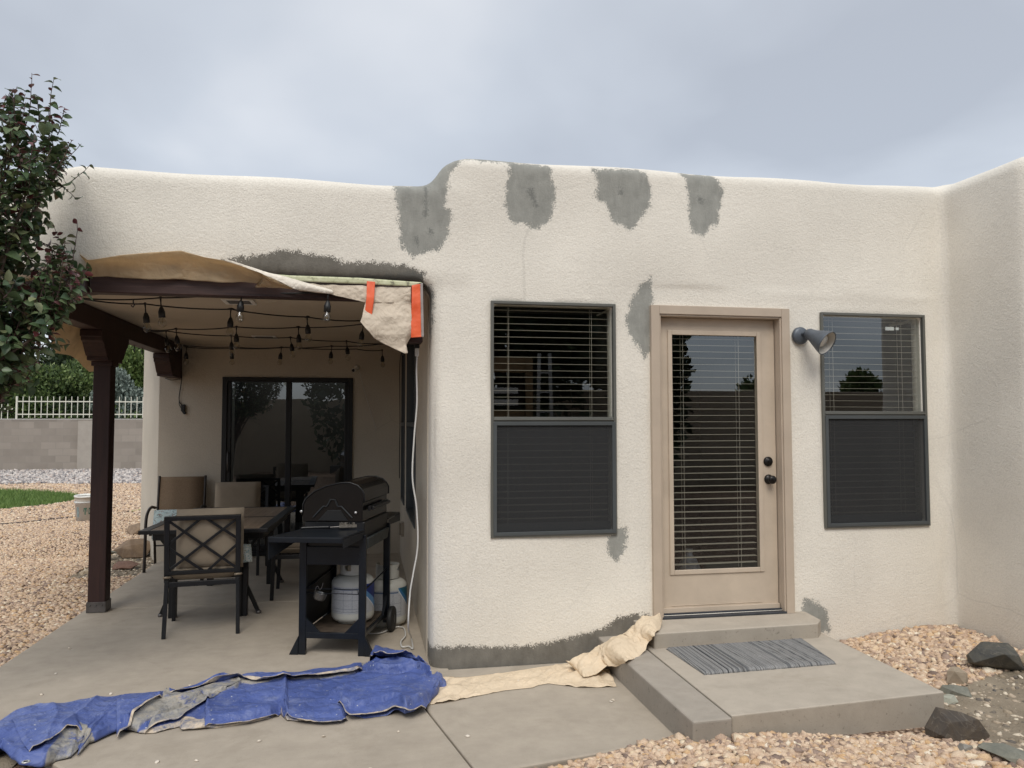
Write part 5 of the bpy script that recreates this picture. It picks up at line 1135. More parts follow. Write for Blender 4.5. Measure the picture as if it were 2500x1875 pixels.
topG = plist(*Z9, [(870, 378), (960, 386), (1500, 405), (1995, 440)], .034); botG = plist(*Z9, [(1040, 434), (1200, 440), (1500, 452), (1912, 472)], .034)
P_(strip('green_tape', topG, botG, 60, 4, .002, 12, 3, M_gtape))
tA = plist(*Z9, [(1566, 430), (1630, 436)], .012); tB = plist(*Z9, [(1551, 672), (1606, 690)], .004)
P_(strip('orange_tape', [tA[0], (tA[0]+tB[0])/2+np.array([.004, -.006, 0]), tB[0]], [tA[1], (tA[1]+tB[1])/2+np.array([.004, -.006, 0]), tB[1]], 50, 12, .004, 12, 8, M_tape))
tA = plist(*Z9, [(1913, 462), (1978, 452)], .006); tB = plist(*Z9, [(1906, 868), (1986, 862)], .006)
P_(strip('orange_tape', [tA[0], tB[0]], [tA[1], tB[1]], 80, 14, .005, 10, 18, M_tape))
tA = plist(*Z9, [(1978, 450), (1998, 446)], .008); tB = plist(*Z9, [(1984, 862), (2006, 860)], .008)
m, t, b = material('clear_plastic', (.42, .38, .36), .25); b.inputs['Alpha'].default_value = .75
P_(strip('plastic_strip', [tA[0], tB[0]], [tA[1], tB[1]], 60, 6, .003, 14, 28, m))
# paper round the corner beam
def bpn(px, py, p0, nrm):
    d = CF+(px-1250)/FPX*CR-(py-937.5)/FPX*CU; return CAMP+d*(np.dot(np.array(p0)-CAMP, nrm)/np.dot(d, nrm))
nc = np.array([.565, .75, 0.])/.939
def pc(pts, off): return [bpn(0+p[0]*.24105, 550+p[1]*.24105, np.array([-2.04, .06, 2.4])-nc*off, nc) for p in pts]
o = strip('masking_paper', pc([(-500, 240), (-200, 330), (150, 260), (350, 165), (490, 92), (570, 82), (650, 170), (740, 240), (880, 345)], .06), pc([(-500, 790), (-200, 720), (0, 682), (400, 602), (880, 536)], -.0), 130, 30, .014, 7, 41, M_kraft, bulge=-.015, edge=.3)
tag(o, 'brown masking paper standing up over the angled corner beam behind the leaves', 'paper')
o = strip('paper_curl', pc([(600, 0), (640, 60), (670, 120), (700, 185)], .05), pc([(602, 4), (630, 90), (655, 160), (690, 190)], .08), 30, 6, .004, 14, 4, M_kraft2); tag(o, 'small pale curl of paper stuck on the wall above the corner', 'paper')
def px_(pts, xx): return [bp(0+p[0]*.24105, 550+p[1]*.24105, 'x', x) for p, x in zip(pts, xx)]
o = strip('masking_paper', px_([(540, 895), (670, 945), (865, 1015), (885, 1100), (930, 1220), (975, 1400)], [-2.66, -2.66, -2.66, -2.72, -2.76, -2.78]), px_([(505, 1040), (530, 1200), (570, 1300), (700, 1310), (790, 1370), (840, 1430), (900, 1480), (955, 1470)], [-2.70, -2.75, -2.8, -2.84, -2.86, -2.86, -2.84, -2.80]), 90, 50, .03, 5, 51, M_kraft, bulge=.02, edge=.1)
tag(o, 'brown masking paper hanging below the side beam left of the post', 'paper')

# ------------------------------------------------------------------ blue tarp
Z7 = ((0, 1475, 700, 1875), 2212); ZB8 = ((600, 1475, 1300, 1875), 2212)
def gp(reg, W_, pts, z=.02):
    s = (reg[2]-reg[0])/W_; return [bp(reg[0]+p[0]*s, reg[1]+p[1]*s, 'z', z) for p in pts]
up = gp(*Z7, [(-420, 1010), (-200, 930), (0, 872), (130, 800), (340, 738), (450, 745), (640, 708), (880, 690), (1080, 662), (1280, 645), (1460, 598), (1720, 512), (2010, 498), (2200, 476)], .055)+gp(*ZB8, [(350, 465), (640, 420), (880, 400), (945, 400), (1000, 322), (1100, 352), (1290, 398), (1420, 535)], .065)+gp(*ZB8, [(1480, 555), (1492, 600)], .03)
lo_ = gp(*Z7, [(-500, 1250), (-250, 1240), (0, 1130), (150, 1270), (330, 1250), (440, 1195), (596, 1168), (606, 1110), (660, 1075), (735, 1056), (850, 1000), (950, 968), (1080, 985), (1200, 982), (1385, 935), (1400, 967), (1550, 957), (1920, 905), (2080, 868), (2150, 830), (2185, 862), (2212, 890)], .012)+gp(*ZB8, [(345, 886), (400, 896), (700, 882), (800, 838), (920, 868), (1050, 850), (1180, 838), (1228, 876), (1320, 830), (1400, 770), (1480, 700), (1492, 650)], .012)
n, m_ = 620, 150
A, B = resample(up, n), resample(lo_, n)
# pair the two edges by x so that the rungs run across the tarp
def byx(P, xs): 
    o = np.argsort(P[:, 0]); return np.stack([xs]+[np.interp(xs, P[o, 0], P[o, k]) for k in (1, 2)], 1)
sx_ = np.linspace(-2.62, .075, n); A, B = byx(A, sx_), byx(B, sx_)
t_ = np.linspace(0, 1, m_)[None, :, None]; P = B[:, None]*(1-t_)+A[:, None]*t_
# nudge rungs so folds are not perfectly straight
X, Y = P[..., 0], P[..., 1]
tt = np.repeat(np.linspace(0, 1, m_)[None], n, 0)
def gpoly(reg, W_, pts, z=.03): return [tuple(p[:2]) for p in gp(reg, W_, pts, z)]
def layer(poly, w_=.012):
    sd_ = sdpoly(poly, X.ravel()+.012*(fbm(X*14, Y*14, 2).ravel()-.5), Y.ravel()+.012*(fbm(X*14, Y*14, 9).ravel()-.5)).reshape(X.shape); return np.clip(sd_/w_+.5, 0, 1), sd_
Hh = .004+.045*np.sin(pi*np.clip(tt, 0, 1))**.55
Hh += .036*np.clip(crumple(X*.7, Y*1.3, 4.2, 61), -1, 1)+.030*(fbm(X*3.2, Y*7, 6)-.5)*np.sin(pi*tt)**.5+.012*crumple(X, Y, 9, 63)
greyp = gpoly(*Z7, [(915, 972), (960, 930), (1130, 800), (1250, 745), (1280, 690), (1400, 720), (1560, 670), (1700, 610), (1840, 575), (1860, 600), (1825, 660), (1640, 715), (1560, 700), (1500, 740), (1390, 790), (1250, 850), (1100, 905), (985, 955)], .05)
ribbon = gpoly(*Z7, [(1850, 572), (1950, 580), (2212, 566), (2212, 592), (2010, 618), (1950, 612), (1860, 590)], .05)
ribbon2 = gpoly(*ZB8, [(-60, 572), (110, 588), (300, 560), (540, 548), (640, 525), (800, 495), (850, 452), (880, 430), (935, 455), (900, 478), (850, 528), (540, 572), (320, 574), (110, 620), (-60, 598)], .05)
hem = gpoly(*Z7, [(930, 955), (1050, 975), (1200, 955), (1390, 905), (1400, 880), (1500, 890), (1600, 925), (1900, 880), (2160, 790), (2212, 900), (1900, 960), (1400, 1000), (950, 1000)], .015)
hem2 = gpoly(*ZB8, [(0, 920), (150, 850), (275, 800), (300, 860), (400, 880), (700, 868), (790, 815), (800, 825), (720, 880), (700, 900), (300, 900), (0, 940)], .015)
hem3 = gpoly(*Z7, [(440, 1110), (520, 1000), (600, 985), (740, 1050), (700, 1090), (600, 1080), (610, 1180), (330, 1260), (380, 1170)], .02)
leftb = gpoly(*Z7, [(-500, 900), (0, 860), (340, 730), (880, 680), (1270, 640), (1290, 700), (1130, 790), (920, 950), (740, 1050), (600, 985), (590, 1180), (150, 1290), (-500, 1300)], .05)
bundle = gpoly(*ZB8, [(938, 480), (1000, 300), (1110, 330), (1300, 380), (1440, 545), (1350, 500), (1240, 505), (1100, 522), (985, 508)], .09)
flapR = gpoly(*ZB8, [(640, 725), (690, 690), (770, 690), (900, 560), (1180, 520), (1300, 560), (1400, 550), (1520, 560), (1510, 700), (1230, 890), (1175, 775), (1100, 762), (950, 790), (900, 805), (800, 808), (740, 780), (700, 740)], .03)
midf = gpoly(*Z7, [(1600, 760), (2212, 600), (2212, 880), (1900, 880), (1720, 890), (1600, 920), (1580, 850)], .03)
dark_low = 0
for poly, a, w_ in ((greyp, .024, .006), (ribbon, .010, .005), (ribbon2, .010, .005), (leftb, .018, .006), (bundle, .050, .008), (flapR, .026, .005), (midf, .016, .005)):
    L_, sd_ = layer(poly, w_); Hh += a*L_
# long folds following the tarp
def ridge(reg, pts, a, w_):
    G_ = np.array(gpoly(reg, 2212, pts, .04)); d_ = np.full(X.shape, 9.)
    for p0_, p1_ in zip(G_[:-1], G_[1:]):
        e_ = p1_-p0_; q_ = np.clip(((X-p0_[0])*e_[0]+(Y-p0_[1])*e_[1])/(e_@e_), 0, 1); d_ = np.minimum(d_, np.hypot(X-p0_[0]-e_[0]*q_, Y-p0_[1]-e_[1]*q_))
    return a*np.exp(-d_/w_)
for reg, pts, a, w_ in ((Z7[0], [(400, 745), (440, 900), (380, 1050), (300, 1230)], .016, .035), (Z7[0], [(120, 850), (260, 800), (400, 830)], .014, .03), (Z7[0], [(460, 1040), (560, 940), (700, 800), (760, 720)], .018, .03),
    (Z7[0], [(1595, 750), (1608, 850), (1560, 905)], .018, .015), (Z7[0], [(940, 960), (1130, 830), (1260, 740), (1450, 660), (1720, 560), (1850, 575)], .020, .018), (Z7[0], [(1130, 915), (1400, 840), (1560, 735)], .018, .012),
    (Z7[0], [(1720, 515), (1730, 560), (1650, 590)], .018, .014), (Z7[0], [(1900, 560), (2050, 520), (2200, 490)], .02, .02), (ZB8[0], [(305, 600), (300, 700), (285, 795)], .022, .012), (ZB8[0], [(640, 720), (760, 690), (830, 625)], .014, .02),
    (ZB8[0], [(980, 520), (1040, 560), (1160, 525), (1390, 600), (1375, 640)], .022, .014), (ZB8[0], [(1000, 325), (940, 480)], .02, .03), (ZB8[0], [(1100, 360), (1070, 440), (1010, 500)], .016, .02), (ZB8[0], [(1140, 400), (1300, 420), (1420, 540)], .02, .02),
    (ZB8[0], [(500, 650), (700, 600), (900, 590)], .012, .02), (ZB8[0], [(820, 760), (900, 700), (1100, 690), (1300, 720)], .012, .03), (ZB8[0], [(1170, 770), (1240, 830), (1400, 770), (1480, 680)], .016, .02)):
    Hh += ridge(reg, pts, a, w_)
fade = np.clip(np.minimum(tt/.05, (1-tt)/.04), 0, 1); endf = np.clip(np.minimum((sx_[:, None]+2.62)/.05, (.075-sx_[:, None])/.05), 0, 1)
Hh = np.maximum(Hh, .003)*fade**.5*endf**.5+.003
lift = .022*np.clip(fbm(X*5, X*0, 71)-.42, 0, 1)*4*np.exp(-(tt/.10)**2); Hh += lift
P = P.copy(); P[..., 2] = Hh; P[..., 0] += .012*(fbm(X*7, tt*5, 81)-.5); P[..., 1] += .02*(fbm(X*9, tt*3, 82)-.5)*fade
i = np.array([a*m_+b_ for a in range(n-1) for b_ in range(m_-1)]); me = npmesh('tarp', P.reshape(-1, 3), np.stack([i, i+m_, i+m_+1, i+1], 1))
gry = np.full(X.size, -1.); 
for p_ in (greyp, ribbon, ribbon2, hem3): gry = np.maximum(gry, sdpoly(p_, X.ravel(), Y.ravel()))
tanv = np.full(X.size, -1.)
for p_ in (hem, hem2): tanv = np.maximum(tanv, sdpoly(p_, X.ravel(), Y.ravel()))
vattr(me, 'grey', gry); vattr(me, 'hem', tanv)
m, t, b = material('blue_tarp', (.05, .09, .35), .5, spec=.35)
n1_ = noise(t, 2.2, 5, .6); c = ramp(t, n1_, [(.28, (.055, .085, .245)), (.5, (.082, .120, .325)), (.75, (.12, .162, .375))])
dust = noise(t, 11, 6, .72); c = mixc(t, mth(t, 'MULTIPLY', ramp(t, dust, [(.50, (0, 0, 0)), (.72, (1, 1, 1))]), .30), c, (.38, .41, .50))
spl = noise(t, 55, 3, .6); c = mixc(t, ramp(t, spl, [(.69, (0, 0, 0)), (.72, (.85, .85, .85))]), c, (.62, .62, .60))
rg = mth(t, 'MULTIPLY', mth(t, 'SUBTRACT', noise(t, 30, 4, .6), .5), .012)
gm = mth(t, 'MULTIPLY', mth(t, 'MULTIPLY_ADD', mth(t, 'ADD', attr(t, 'grey'), rg), 150, .5, clamp=True), ramp(t, noise(t, 9, 5, .7), [(.36, (.15, .15, .15)), (.44, (1, 1, 1))]))
gc = ramp(t, noise(t, 12, 5, .7), [(.30, (.13, .14, .20)), (.45, (.30, .29, .27)), (.6, (.40, .37, .32)), (.75, (.52, .40, .27))]); c = mixc(t, gm, c, gc)
hm = mth(t, 'MULTIPLY_ADD', mth(t, 'ADD', mth(t, 'SUBTRACT', attr(t, 'hem'), .010), mth(t, 'MULTIPLY', rg, 1.2)), 150, .5, clamp=True)
hc = ramp(t, noise(t, 16, 5, .7), [(.34, (.06, .08, .24)), (.42, (.28, .27, .28)), (.55, (.55, .46, .36)), (.75, (.66, .56, .42))]); c = mixc(t, hm, c, hc)
t.links.new(c, b.inputs['Base Color'])
wv = mth(t, 'ADD', mth(t, 'ABSOLUTE', mth(t, 'SUBTRACT', noise(t, 5, 2, .5, dist=.6), .5)), mth(t, 'MULTIPLY', mth(t, 'ABSOLUTE', mth(t, 'SUBTRACT', noise(t, 13, 3, .55, dist=.5), .5)), .55)); bump(t, b, wv, .55, .07)
tp = link('tarp', me, m, smooth=True); s = tp.modifiers.new('s', 'SOLIDIFY'); s.thickness = .002; s.offset = -1
tag(tp, 'crumpled dusty blue tarp with grey underside folds lying across the porch slab', 'tarp')
XS_, AY, BY = sx_, A[:, 1], B[:, 1]
def base_h(x, y):
    i_ = np.clip(((x-XS_[0])/(XS_[-1]-XS_[0])*(n-1)).astype(int), 0, n-1); q_ = np.clip((y-BY[i_])/(AY[i_]-BY[i_]+1e-6), 0, 1); return P[i_, np.clip((q_*(m_-1)).astype(int), 0, m_-1), 2]
def fold(name, top, bot, lift_, seed, hemw=.10, greyv=-1., nn=220, mm=50, amp=.009):
    A_, B_ = resample(top, nn), resample(bot, nn); kk = np.ones(13)/13
    B_ = np.stack([np.convolve(np.pad(B_[:, c_], 6, 'edge'), kk, 'valid') for c_ in range(3)], 1); tq = np.linspace(0, 1, mm)[None, :, None]; G_ = A_[:, None]*(1-tq)+B_[:, None]*tq
    x_, y_ = G_[..., 0], G_[..., 1]; y_ = y_+.010*(fbm(x_*14, x_*0+seed, seed)-.5)*tq[..., 0]
    bh = base_h(x_, y_); k_ = np.ones(9)/9; bh = np.apply_along_axis(lambda v_: np.convolve(np.pad(v_, 4, 'edge'), k_, 'valid'), 0, bh); t1 = np.linspace(0, 1, mm)[None, :]
    env = np.clip(np.minimum(np.linspace(0, 1, nn), 1-np.linspace(0, 1, nn))[:, None]/.06, 0, 1)
    z_ = bh+.004+(lift_*t1**1.6)*env+amp*crumple(x_, y_, 7, seed)*1.6*np.sin(pi*np.clip(t1*.9, 0, 1))+lift_*.5*(fbm(x_*9, t1*2+x_*0, seed+2)-.5)*t1
    z_ = np.maximum(z_, bh+.003)
    G_ = np.stack([x_, y_, z_], -1); i_ = np.array([a*mm+b_ for a in range(nn-1) for b_ in range(mm-1)]); me_ = npmesh(name, G_.reshape(-1, 3), np.stack([i_, i_+mm, i_+mm+1, i_+1], 1))
    vattr(me_, 'grey', np.full(nn*mm, greyv)); hv = np.where(t1 > 1-hemw, .05, -1.)+np.zeros((nn, 1)); vattr(me_, 'hem', hv.ravel())
    o_ = link(name, me_, tp.data.materials[0], tp, smooth=True); s_ = o_.modifiers.new('s', 'SOLIDIFY'); s_.thickness = .002; s_.offset = 0; return o_
z7 = lambda pts: gp(Z7[0], 2212, pts, .062)
z8 = lambda pts: gp(ZB8[0], 2212, pts, .068)
fold('fold', z7([(1290, 662), (1460, 618), (1720, 532), (2010, 515), (2200, 492)])+z8([(350, 478), (640, 436), (880, 412)]), z7([(1300, 712), (1500, 668), (1700, 604), (1850, 574), (1950, 600), (2040, 616), (2200, 592)])+z8([(440, 566), (540, 566), (640, 540), (800, 520), (850, 520), (905, 470)]), .030, 101, .16)
fold('fold', z7([(900, 705), (1000, 690), (1120, 680), (1270, 668)]), z7([(900, 960), (1000, 905), (1120, 820), (1250, 748)]), .026, 102, .07)
fold('fold', z7([(1300, 760), (1400, 720), (1560, 690), (1700, 640), (1850, 606)]), z7([(1110, 915), (1250, 880), (1400, 842), (1530, 770), (1620, 735)]), .020, 103, .05, .08)
fold('fold', z8([(955, 420), (1000, 335), (1110, 365), (1290, 410), (1410, 545)]), z8([(948, 478), (1000, 512), (1100, 526), (1240, 508), (1345, 502)]), .045, 104, .03)
fold('fold', z8([(700, 660), (860, 610), (1050, 570), (1250, 560), (1470, 600)]), z8([(705, 712), (800, 806), (905, 800), (1110, 764), (1190, 785), (1260, 810), (1390, 750)]), .026, 105, .05)
fold('fold', z7([(1600, 790), (1800, 760), (2000, 740), (2200, 730)]), z7([(1575, 880), (1740, 862), (1920, 845), (2050, 812), (2150, 780)]), .018, 106, .05)
fold('fold', z8([(300, 700), (450, 690), (600, 690), (720, 700)]), z8([(300, 790), (420, 830), (600, 840), (740, 830), (790, 800)]), .018, 107, .05)
fold('fold', z7([(90, 900), (250, 850), (420, 830), (560, 850)]), z7([(220, 1150), (380, 1090), (520, 990), (640, 980)]), .022, 108, .03)
M_grom = simple('grommet', (.62, .64, .62), .35, .6)
for (reg, W__, p_), zz_ in (((Z7[0], 2212, (200, 1220)), .02), ((ZB8[0], 2212, (764, 758)), .055), ((Z7[0], 2212, (2050, 845)), .03)):
    s_ = .31646; g_ = bp(reg[0]+p_[0]*s_, reg[1]+p_[1]*s_, 'z', zz_); k = np.argmin(((P.reshape(-1, 3)[:, :2]-g_[:2])**2).sum(1)); zt_ = P.reshape(-1, 3)[k, 2]
    g_ = bp(reg[0]+p_[0]*s_, reg[1]+p_[1]*s_, 'z', zt_)
    mb = MB(); mb.lathe([(.009, 0), (.017, 0), (.017, .003), (.012, .005), (.009, .003)], 20, Matrix.Translation((g_[0], g_[1], zt_+.001)), caps=False); mb.build('grommet', M_grom, tp, smooth=True)
    mb = MB(); mb.lathe([(.0088, .0015), (.001, .0015)], 16, Matrix.Translation((g_[0], g_[1], zt_+.001)), caps=False); mb.build('grommet_hole', M_black, tp)

# ------------------------------------------------------------------ kraft paper on the floor and bunched up to the door
H13 = ((1300, 1475, 1950, 1875), 2212); sH = .29385
def fl(reg, pts, z): 
    s = (reg[2]-reg[0])/2212; zs_ = z if isinstance(z, (list, tuple)) else [z]*len(pts); return [bp(reg[0]+p[0]*s, reg[1]+p[1]*s, 'z', q_) for p, q_ in zip(pts, zs_)]
tp_ = fl(ZB8[0], [(1380, 575), (1480, 566), (1700, 560), (2000, 525), (2212, 492)], .006)+fl(H13[0], [(60, 520), (280, 490), (400, 485), (560, 500), (640, 560)], .006)
bt_ = fl(ZB8[0], [(1330, 800), (1400, 772), (1550, 757), (1750, 712), (2000, 662), (2212, 640)], .006)+fl(H13[0], [(50, 670), (130, 655), (400, 690), (560, 688), (700, 682)], .006)
o = strip('floor_paper', tp_, bt_, 260, 40, .022, 9, 71, M_kraftfl, bulge=.010); tag(o, 'creased tan paper lying flat along the foot of the patched wall', 'paper')
me = o.data; co = np.empty(len(me.vertices)*3); me.vertices.foreach_get('co', co); co = co.reshape(-1, 3); co[:, 2] = np.maximum(co[:, 2]*.9, .004); me.vertices.foreach_set('co', co.ravel())
def yy(pts, y): return [bp(H13[0][0]+p[0]*sH, H13[0][1]+p[1]*sH, 'y', v) for p, v in zip(pts, y)]
def hz(p, ax, v): return bp(H13[0][0]+p[0]*sH, H13[0][1]+p[1]*sH, ax, v)
U_ = [hz((330, 520), 'z', .02), hz((368, 462), 'y', -.15), hz((470, 415), 'y', -.08), hz((560, 370), 'y', -.05), hz((650, 290), 'y', -.04), hz((750, 280), 'y', -.04), hz((815, 195), 'y', -.035), hz((940, 155), 'y', -.035), hz((1060, 120), 'y', -.045)]
L_ = [hz((345, 535), 'z', .02), hz((430, 615), 'z', .02), hz((520, 590), 'z', .03), hz((640, 530), 'z', .06), hz((720, 505), 'z', .10), hz((785, 480), 'z', .168), hz((850, 425), 'z', .168), hz((940, 380), 'z', .168), hz((985, 310), 'y', -.355), hz((1012, 262), 'z', .262), hz((1050, 205), 'z', .262), hz((1078, 160), 'z', .262)]
o = strip('bunched_paper', U_, L_, 190, 90, .034, 7, 91, M_kraftfl, bulge=.055, edge=0); tag(o, 'bunched tan paper climbing from the floor over the kerb to the door frame', 'paper')
# ------------------------------------------------------------------ vegetation
def leafmat(name, stops, rough=.55, tr=.25):
    m, t, b = material(name, (.1, .1, .05), rough, spec=.4); c = ramp(t, attr(t, 'tone'), stops); t.links.new(c, b.inputs['Base Color'])
    o = t.nodes['Material Output']; tl = N(t, 'ShaderNodeBsdfTranslucent'); t.links.new(c, tl.inputs[0]); mx = N(t, 'ShaderNodeMixShader'); mx.inputs[0].default_value = tr
    t.links.new(b.outputs[0], mx.inputs[1]); t.links.new(tl.outputs[0], mx.inputs[2]); t.links.new(mx.outputs[0], o.inputs[0]); return m
M_bark = simple('bark', (.10, .075, .06), .9, var=.3, scale=20, bs=.5)
def unit(v): return v/(np.linalg.norm(v, axis=-1, keepdims=True)+1e-9)
def cards(P, D, size, asp, tone, mat, name, parent):
    """small folded leaf sprays at points P, pointing along D"""
    n = len(P); D = unit(D); r = unit(rng.normal(size=(n, 3))); S_ = unit(np.cross(D, r)); Nn = np.cross(D, S_); s = size[:, None]
    a = P; b_ = P+D*s*.5+S_*s*asp+Nn*s*.12; c = P+D*s; d = P+D*s*.5-S_*s*asp+Nn*s*.12
    V = np.stack([a, b_, c, d], 1).reshape(-1, 3); me = npmesh(name, V, np.arange(4*n).reshape(-1, 4)); vattr(me, 'tone', np.repeat(tone, 4)); return link(name, me, mat, parent)
def bush(name, x, y, zb, w_, h_, n, size, mat, label, lob=14, trunk=True, seed=0, group=None, cat='tree', up=.3, asp=.28):
    r = np.random.default_rng(seed); root = empty(name, (x, y, zb), 0, label, cat, group)
    C = []; 
    for k in range(lob):
        a = r.uniform(0, 2*pi); q_ = r.uniform(.12, 1)**.7; zc = h_*(.22+.68*q_); rr = w_*.5*(1-.75*(q_)**2.2)*r.uniform(.35, .95); C.append((rr*cos(a), rr*sin(a)*.8, zc, w_*r.uniform(.14, .24), h_*r.uniform(.09, .17)))
    C.append((0, 0, h_*.42, w_*.33, h_*.34)); C = np.array(C)
    wgt = C[:, 3]**2; pick = r.choice(len(C), n, p=wgt/wgt.sum()); d = unit(r.normal(size=(n, 3))); rad = r.uniform(.55, 1.12, n)[:, None]
    P = C[pick, :3]+d*rad*np.stack([C[pick, 3], C[pick, 3], C[pick, 4]], 1)
    P = P[P[:, 2] > .05]; n = len(P)
    dd = unit(P-np.array([0, 0, h_*.4]))+np.array([0, 0, up])+.7*r.normal(size=(n, 3))
    tone = np.clip(.5+.28*r.normal(size=n)+.8*(fbm(P[:, 0]*1.6+P[:, 1], P[:, 2]*1.8, seed)-.5), 0, 1)
    cards(P, dd, size*r.uniform(.6, 1.4, n), asp, tone, mat, 'foliage', root)
    if trunk:
        mb = MB(); mb.tube([(0, 0, -.1), (.02*w_, 0, h_*.25), (0, 0, h_*.6)], [.05*w_, .04*w_, .015*w_], 8)
        for c_ in C[:8]: mb.tube([(0, 0, h_*.18), (c_[0]*.5, c_[1]*.5, c_[2]*.7), tuple(c_[:3])], [.022*w_, .014*w_, .005*w_], 6)
        mb.build('trunk', M_bark, root, smooth=True)
    return root
L_jun = leafmat('juniper_leaf', [(0, (.025, .045, .015)), (.4, (.075, .12, .035)), (.75, (.13, .19, .055)), (1, (.21, .26, .10))], tr=.1)
L_dk = leafmat('dark_leaf', [(0, (.010, .022, .010)), (.5, (.025, .045, .018)), (1, (.06, .085, .03))], tr=.05)
L_br = leafmat('bright_leaf', [(0, (.035, .06, .015)), (.5, (.09, .14, .035)), (1, (.20, .26, .08))], tr=.15)
L_gy = leafmat('silver_leaf', [(0, (.07, .095, .08)), (.5, (.16, .20, .17)), (1, (.32, .38, .33))], tr=.05)
G = 'trees and shrubs beyond the block wall'
def X_(px, Y): return float(bp(px, 1000, 'y', Y)[0])
bush('juniper', X_(60, 23), 23, 0, 4.4, 3.55, 26000, .12, L_jun, 'wide mid-green juniper filling the view left of the post', seed=1, group=G, cat='tree')
bush('juniper', X_(-70, 24), 24, 0, 4.0, 3.9, 12000, .13, L_jun, 'juniper at the left edge of the picture behind the small tree', seed=2, group=G)
bush('juniper', X_(175, 24.5), 24.5, 0, 3.4, 3.6, 22000, .115, L_jun, 'juniper whose right side disappears behind the porch post', seed=3, group=G)
bush('silver_shrub', X_(298, 22.2), 22.2, 0, 1.9, 3.25, 13000, .10, L_gy, 'silvery grey-green shrub seen between post and flank wall', seed=4, group=G, cat='shrub')
bush('leafy_tree', X_(330, 26), 26, 0, 3.6, 4.6, 20000, .13, L_br, 'bright yellow-green tree behind the silvery shrub', seed=5, group=G)
bush('leafy_tree', X_(270, 31), 31, 0, 6.5, 6.6, 16000, .20, L_dk, 'tall darker tree furthest back between post and flank wall', seed=6, group=G)
bush('shrub', X_(130, 22.9), 22.9, 0, 4.6, 2.25, 9000, .12, L_dk, 'low dark shrubs right behind the picket fence', seed=7, group=G, cat='shrub', trunk=False)
bush('shrub', X_(290, 21.9), 21.9, 0, 2.4, 2.1, 6000, .12, L_jun, 'low green shrub behind the fence right of the post', seed=8, group=G, cat='shrub', trunk=False)
# far hill
xs, ys = np.linspace(-160, 60, 70), np.linspace(60, 190, 40); X, Y = np.meshgrid(xs, ys, indexing='ij'); Zv = -1+12*np.clip((Y-60)/130, 0, 1)**1.0+5*fbm(X/25, Y/25, 3)
V = np.stack([X, Y, Zv], -1).reshape(-1, 3); i = np.array([a*40+b_ for a in range(69) for b_ in range(39)])
mh, th, bh = material('hill', (.2, .18, .13), .95); th.links.new(ramp(th, noise(th, .35, 6, .75), [(.38, (.09, .105, .06)), (.5, (.17, .16, .10)), (.62, (.33, .27, .21))]), bh.inputs['Base Color'])
tag(link('hill', npmesh('hill', V, np.stack([i, i+40, i+41, i+1], 1)), mh, smooth=True), kind='structure')

# ------------------------------------------------------------------ small leafy tree at the left, real leaves on twigs
TR = (-2.80, -.50)
tree = empty('leafy_tree', (TR[0], TR[1], -.03), 0, 'small tree with curled dark green and reddish leaves at the left edge', 'tree')
bound = [(140, 62), (155, 80), (190, 150), (280, 170), (330, 190), (400, 182), (450, 165), (500, 158), (545, 138), (600, 138), (645, 172), (680, 214), (720, 212), (760, 192), (800, 172), (850, 150), (900, 118), (950, 60), (1010, 14)]
bz = np.array([bp(x, y, 'y', TR[1]) for y, x in bound]); o_ = np.argsort(bz[:, 2]); BZ, BX = bz[o_, 2], bz[o_, 0]
xmax = lambda z: np.interp(z, BZ, BX)
r = np.random.default_rng(12)
limbs = []
def limb(p0, p1, r0, r1, bend):
    p0, p1 = np.array(p0, float), np.array(p1, float); mid = (p0+p1)/2+np.array(bend); P = catmull([p0, mid, p1], 10); limbs.append((P, np.linspace(r0, r1, len(P)))); return P
B0 = np.array([TR[0], TR[1], -.05])
trunkP = limb(B0, (-2.72, -.5, 1.5), .045, .035, (.02, 0, 0))
ends = [(-2.30, -.45, 3.10), (-2.20, -.60, 3.02), (-2.05, -.45, 2.95), (-2.55, -.4, 3.15), (-2.75, -.3, 3.1), (-2.95, -.6, 2.9), (-2.12, -.70, 2.70), (-1.98, -.45, 2.35), (-2.02, -.60, 2.05), (-2.35, -.85, 2.6), (-2.5, -.1, 2.7), (-3.2, -.4, 2.6), (-3.1, -.8, 2.3), (-2.2, -.3, 2.2), (-2.25, -.5, 1.95), (-2.35, -.75, 1.9), (-2.2, -.2, 2.9), (-2.4, -.7, 3.0)]
for k, e_ in enumerate(ends):
    st_ = trunkP[int(len(trunkP)*r.uniform(.75, .98))]; limb(st_, e_, .016, .005, (r.uniform(-.1, .05), r.uniform(-.08, .08), r.uniform(-.12, .02)))
tw = []
LP_, LD, LN, LS, LT, LC = [], [], [], [], [], []
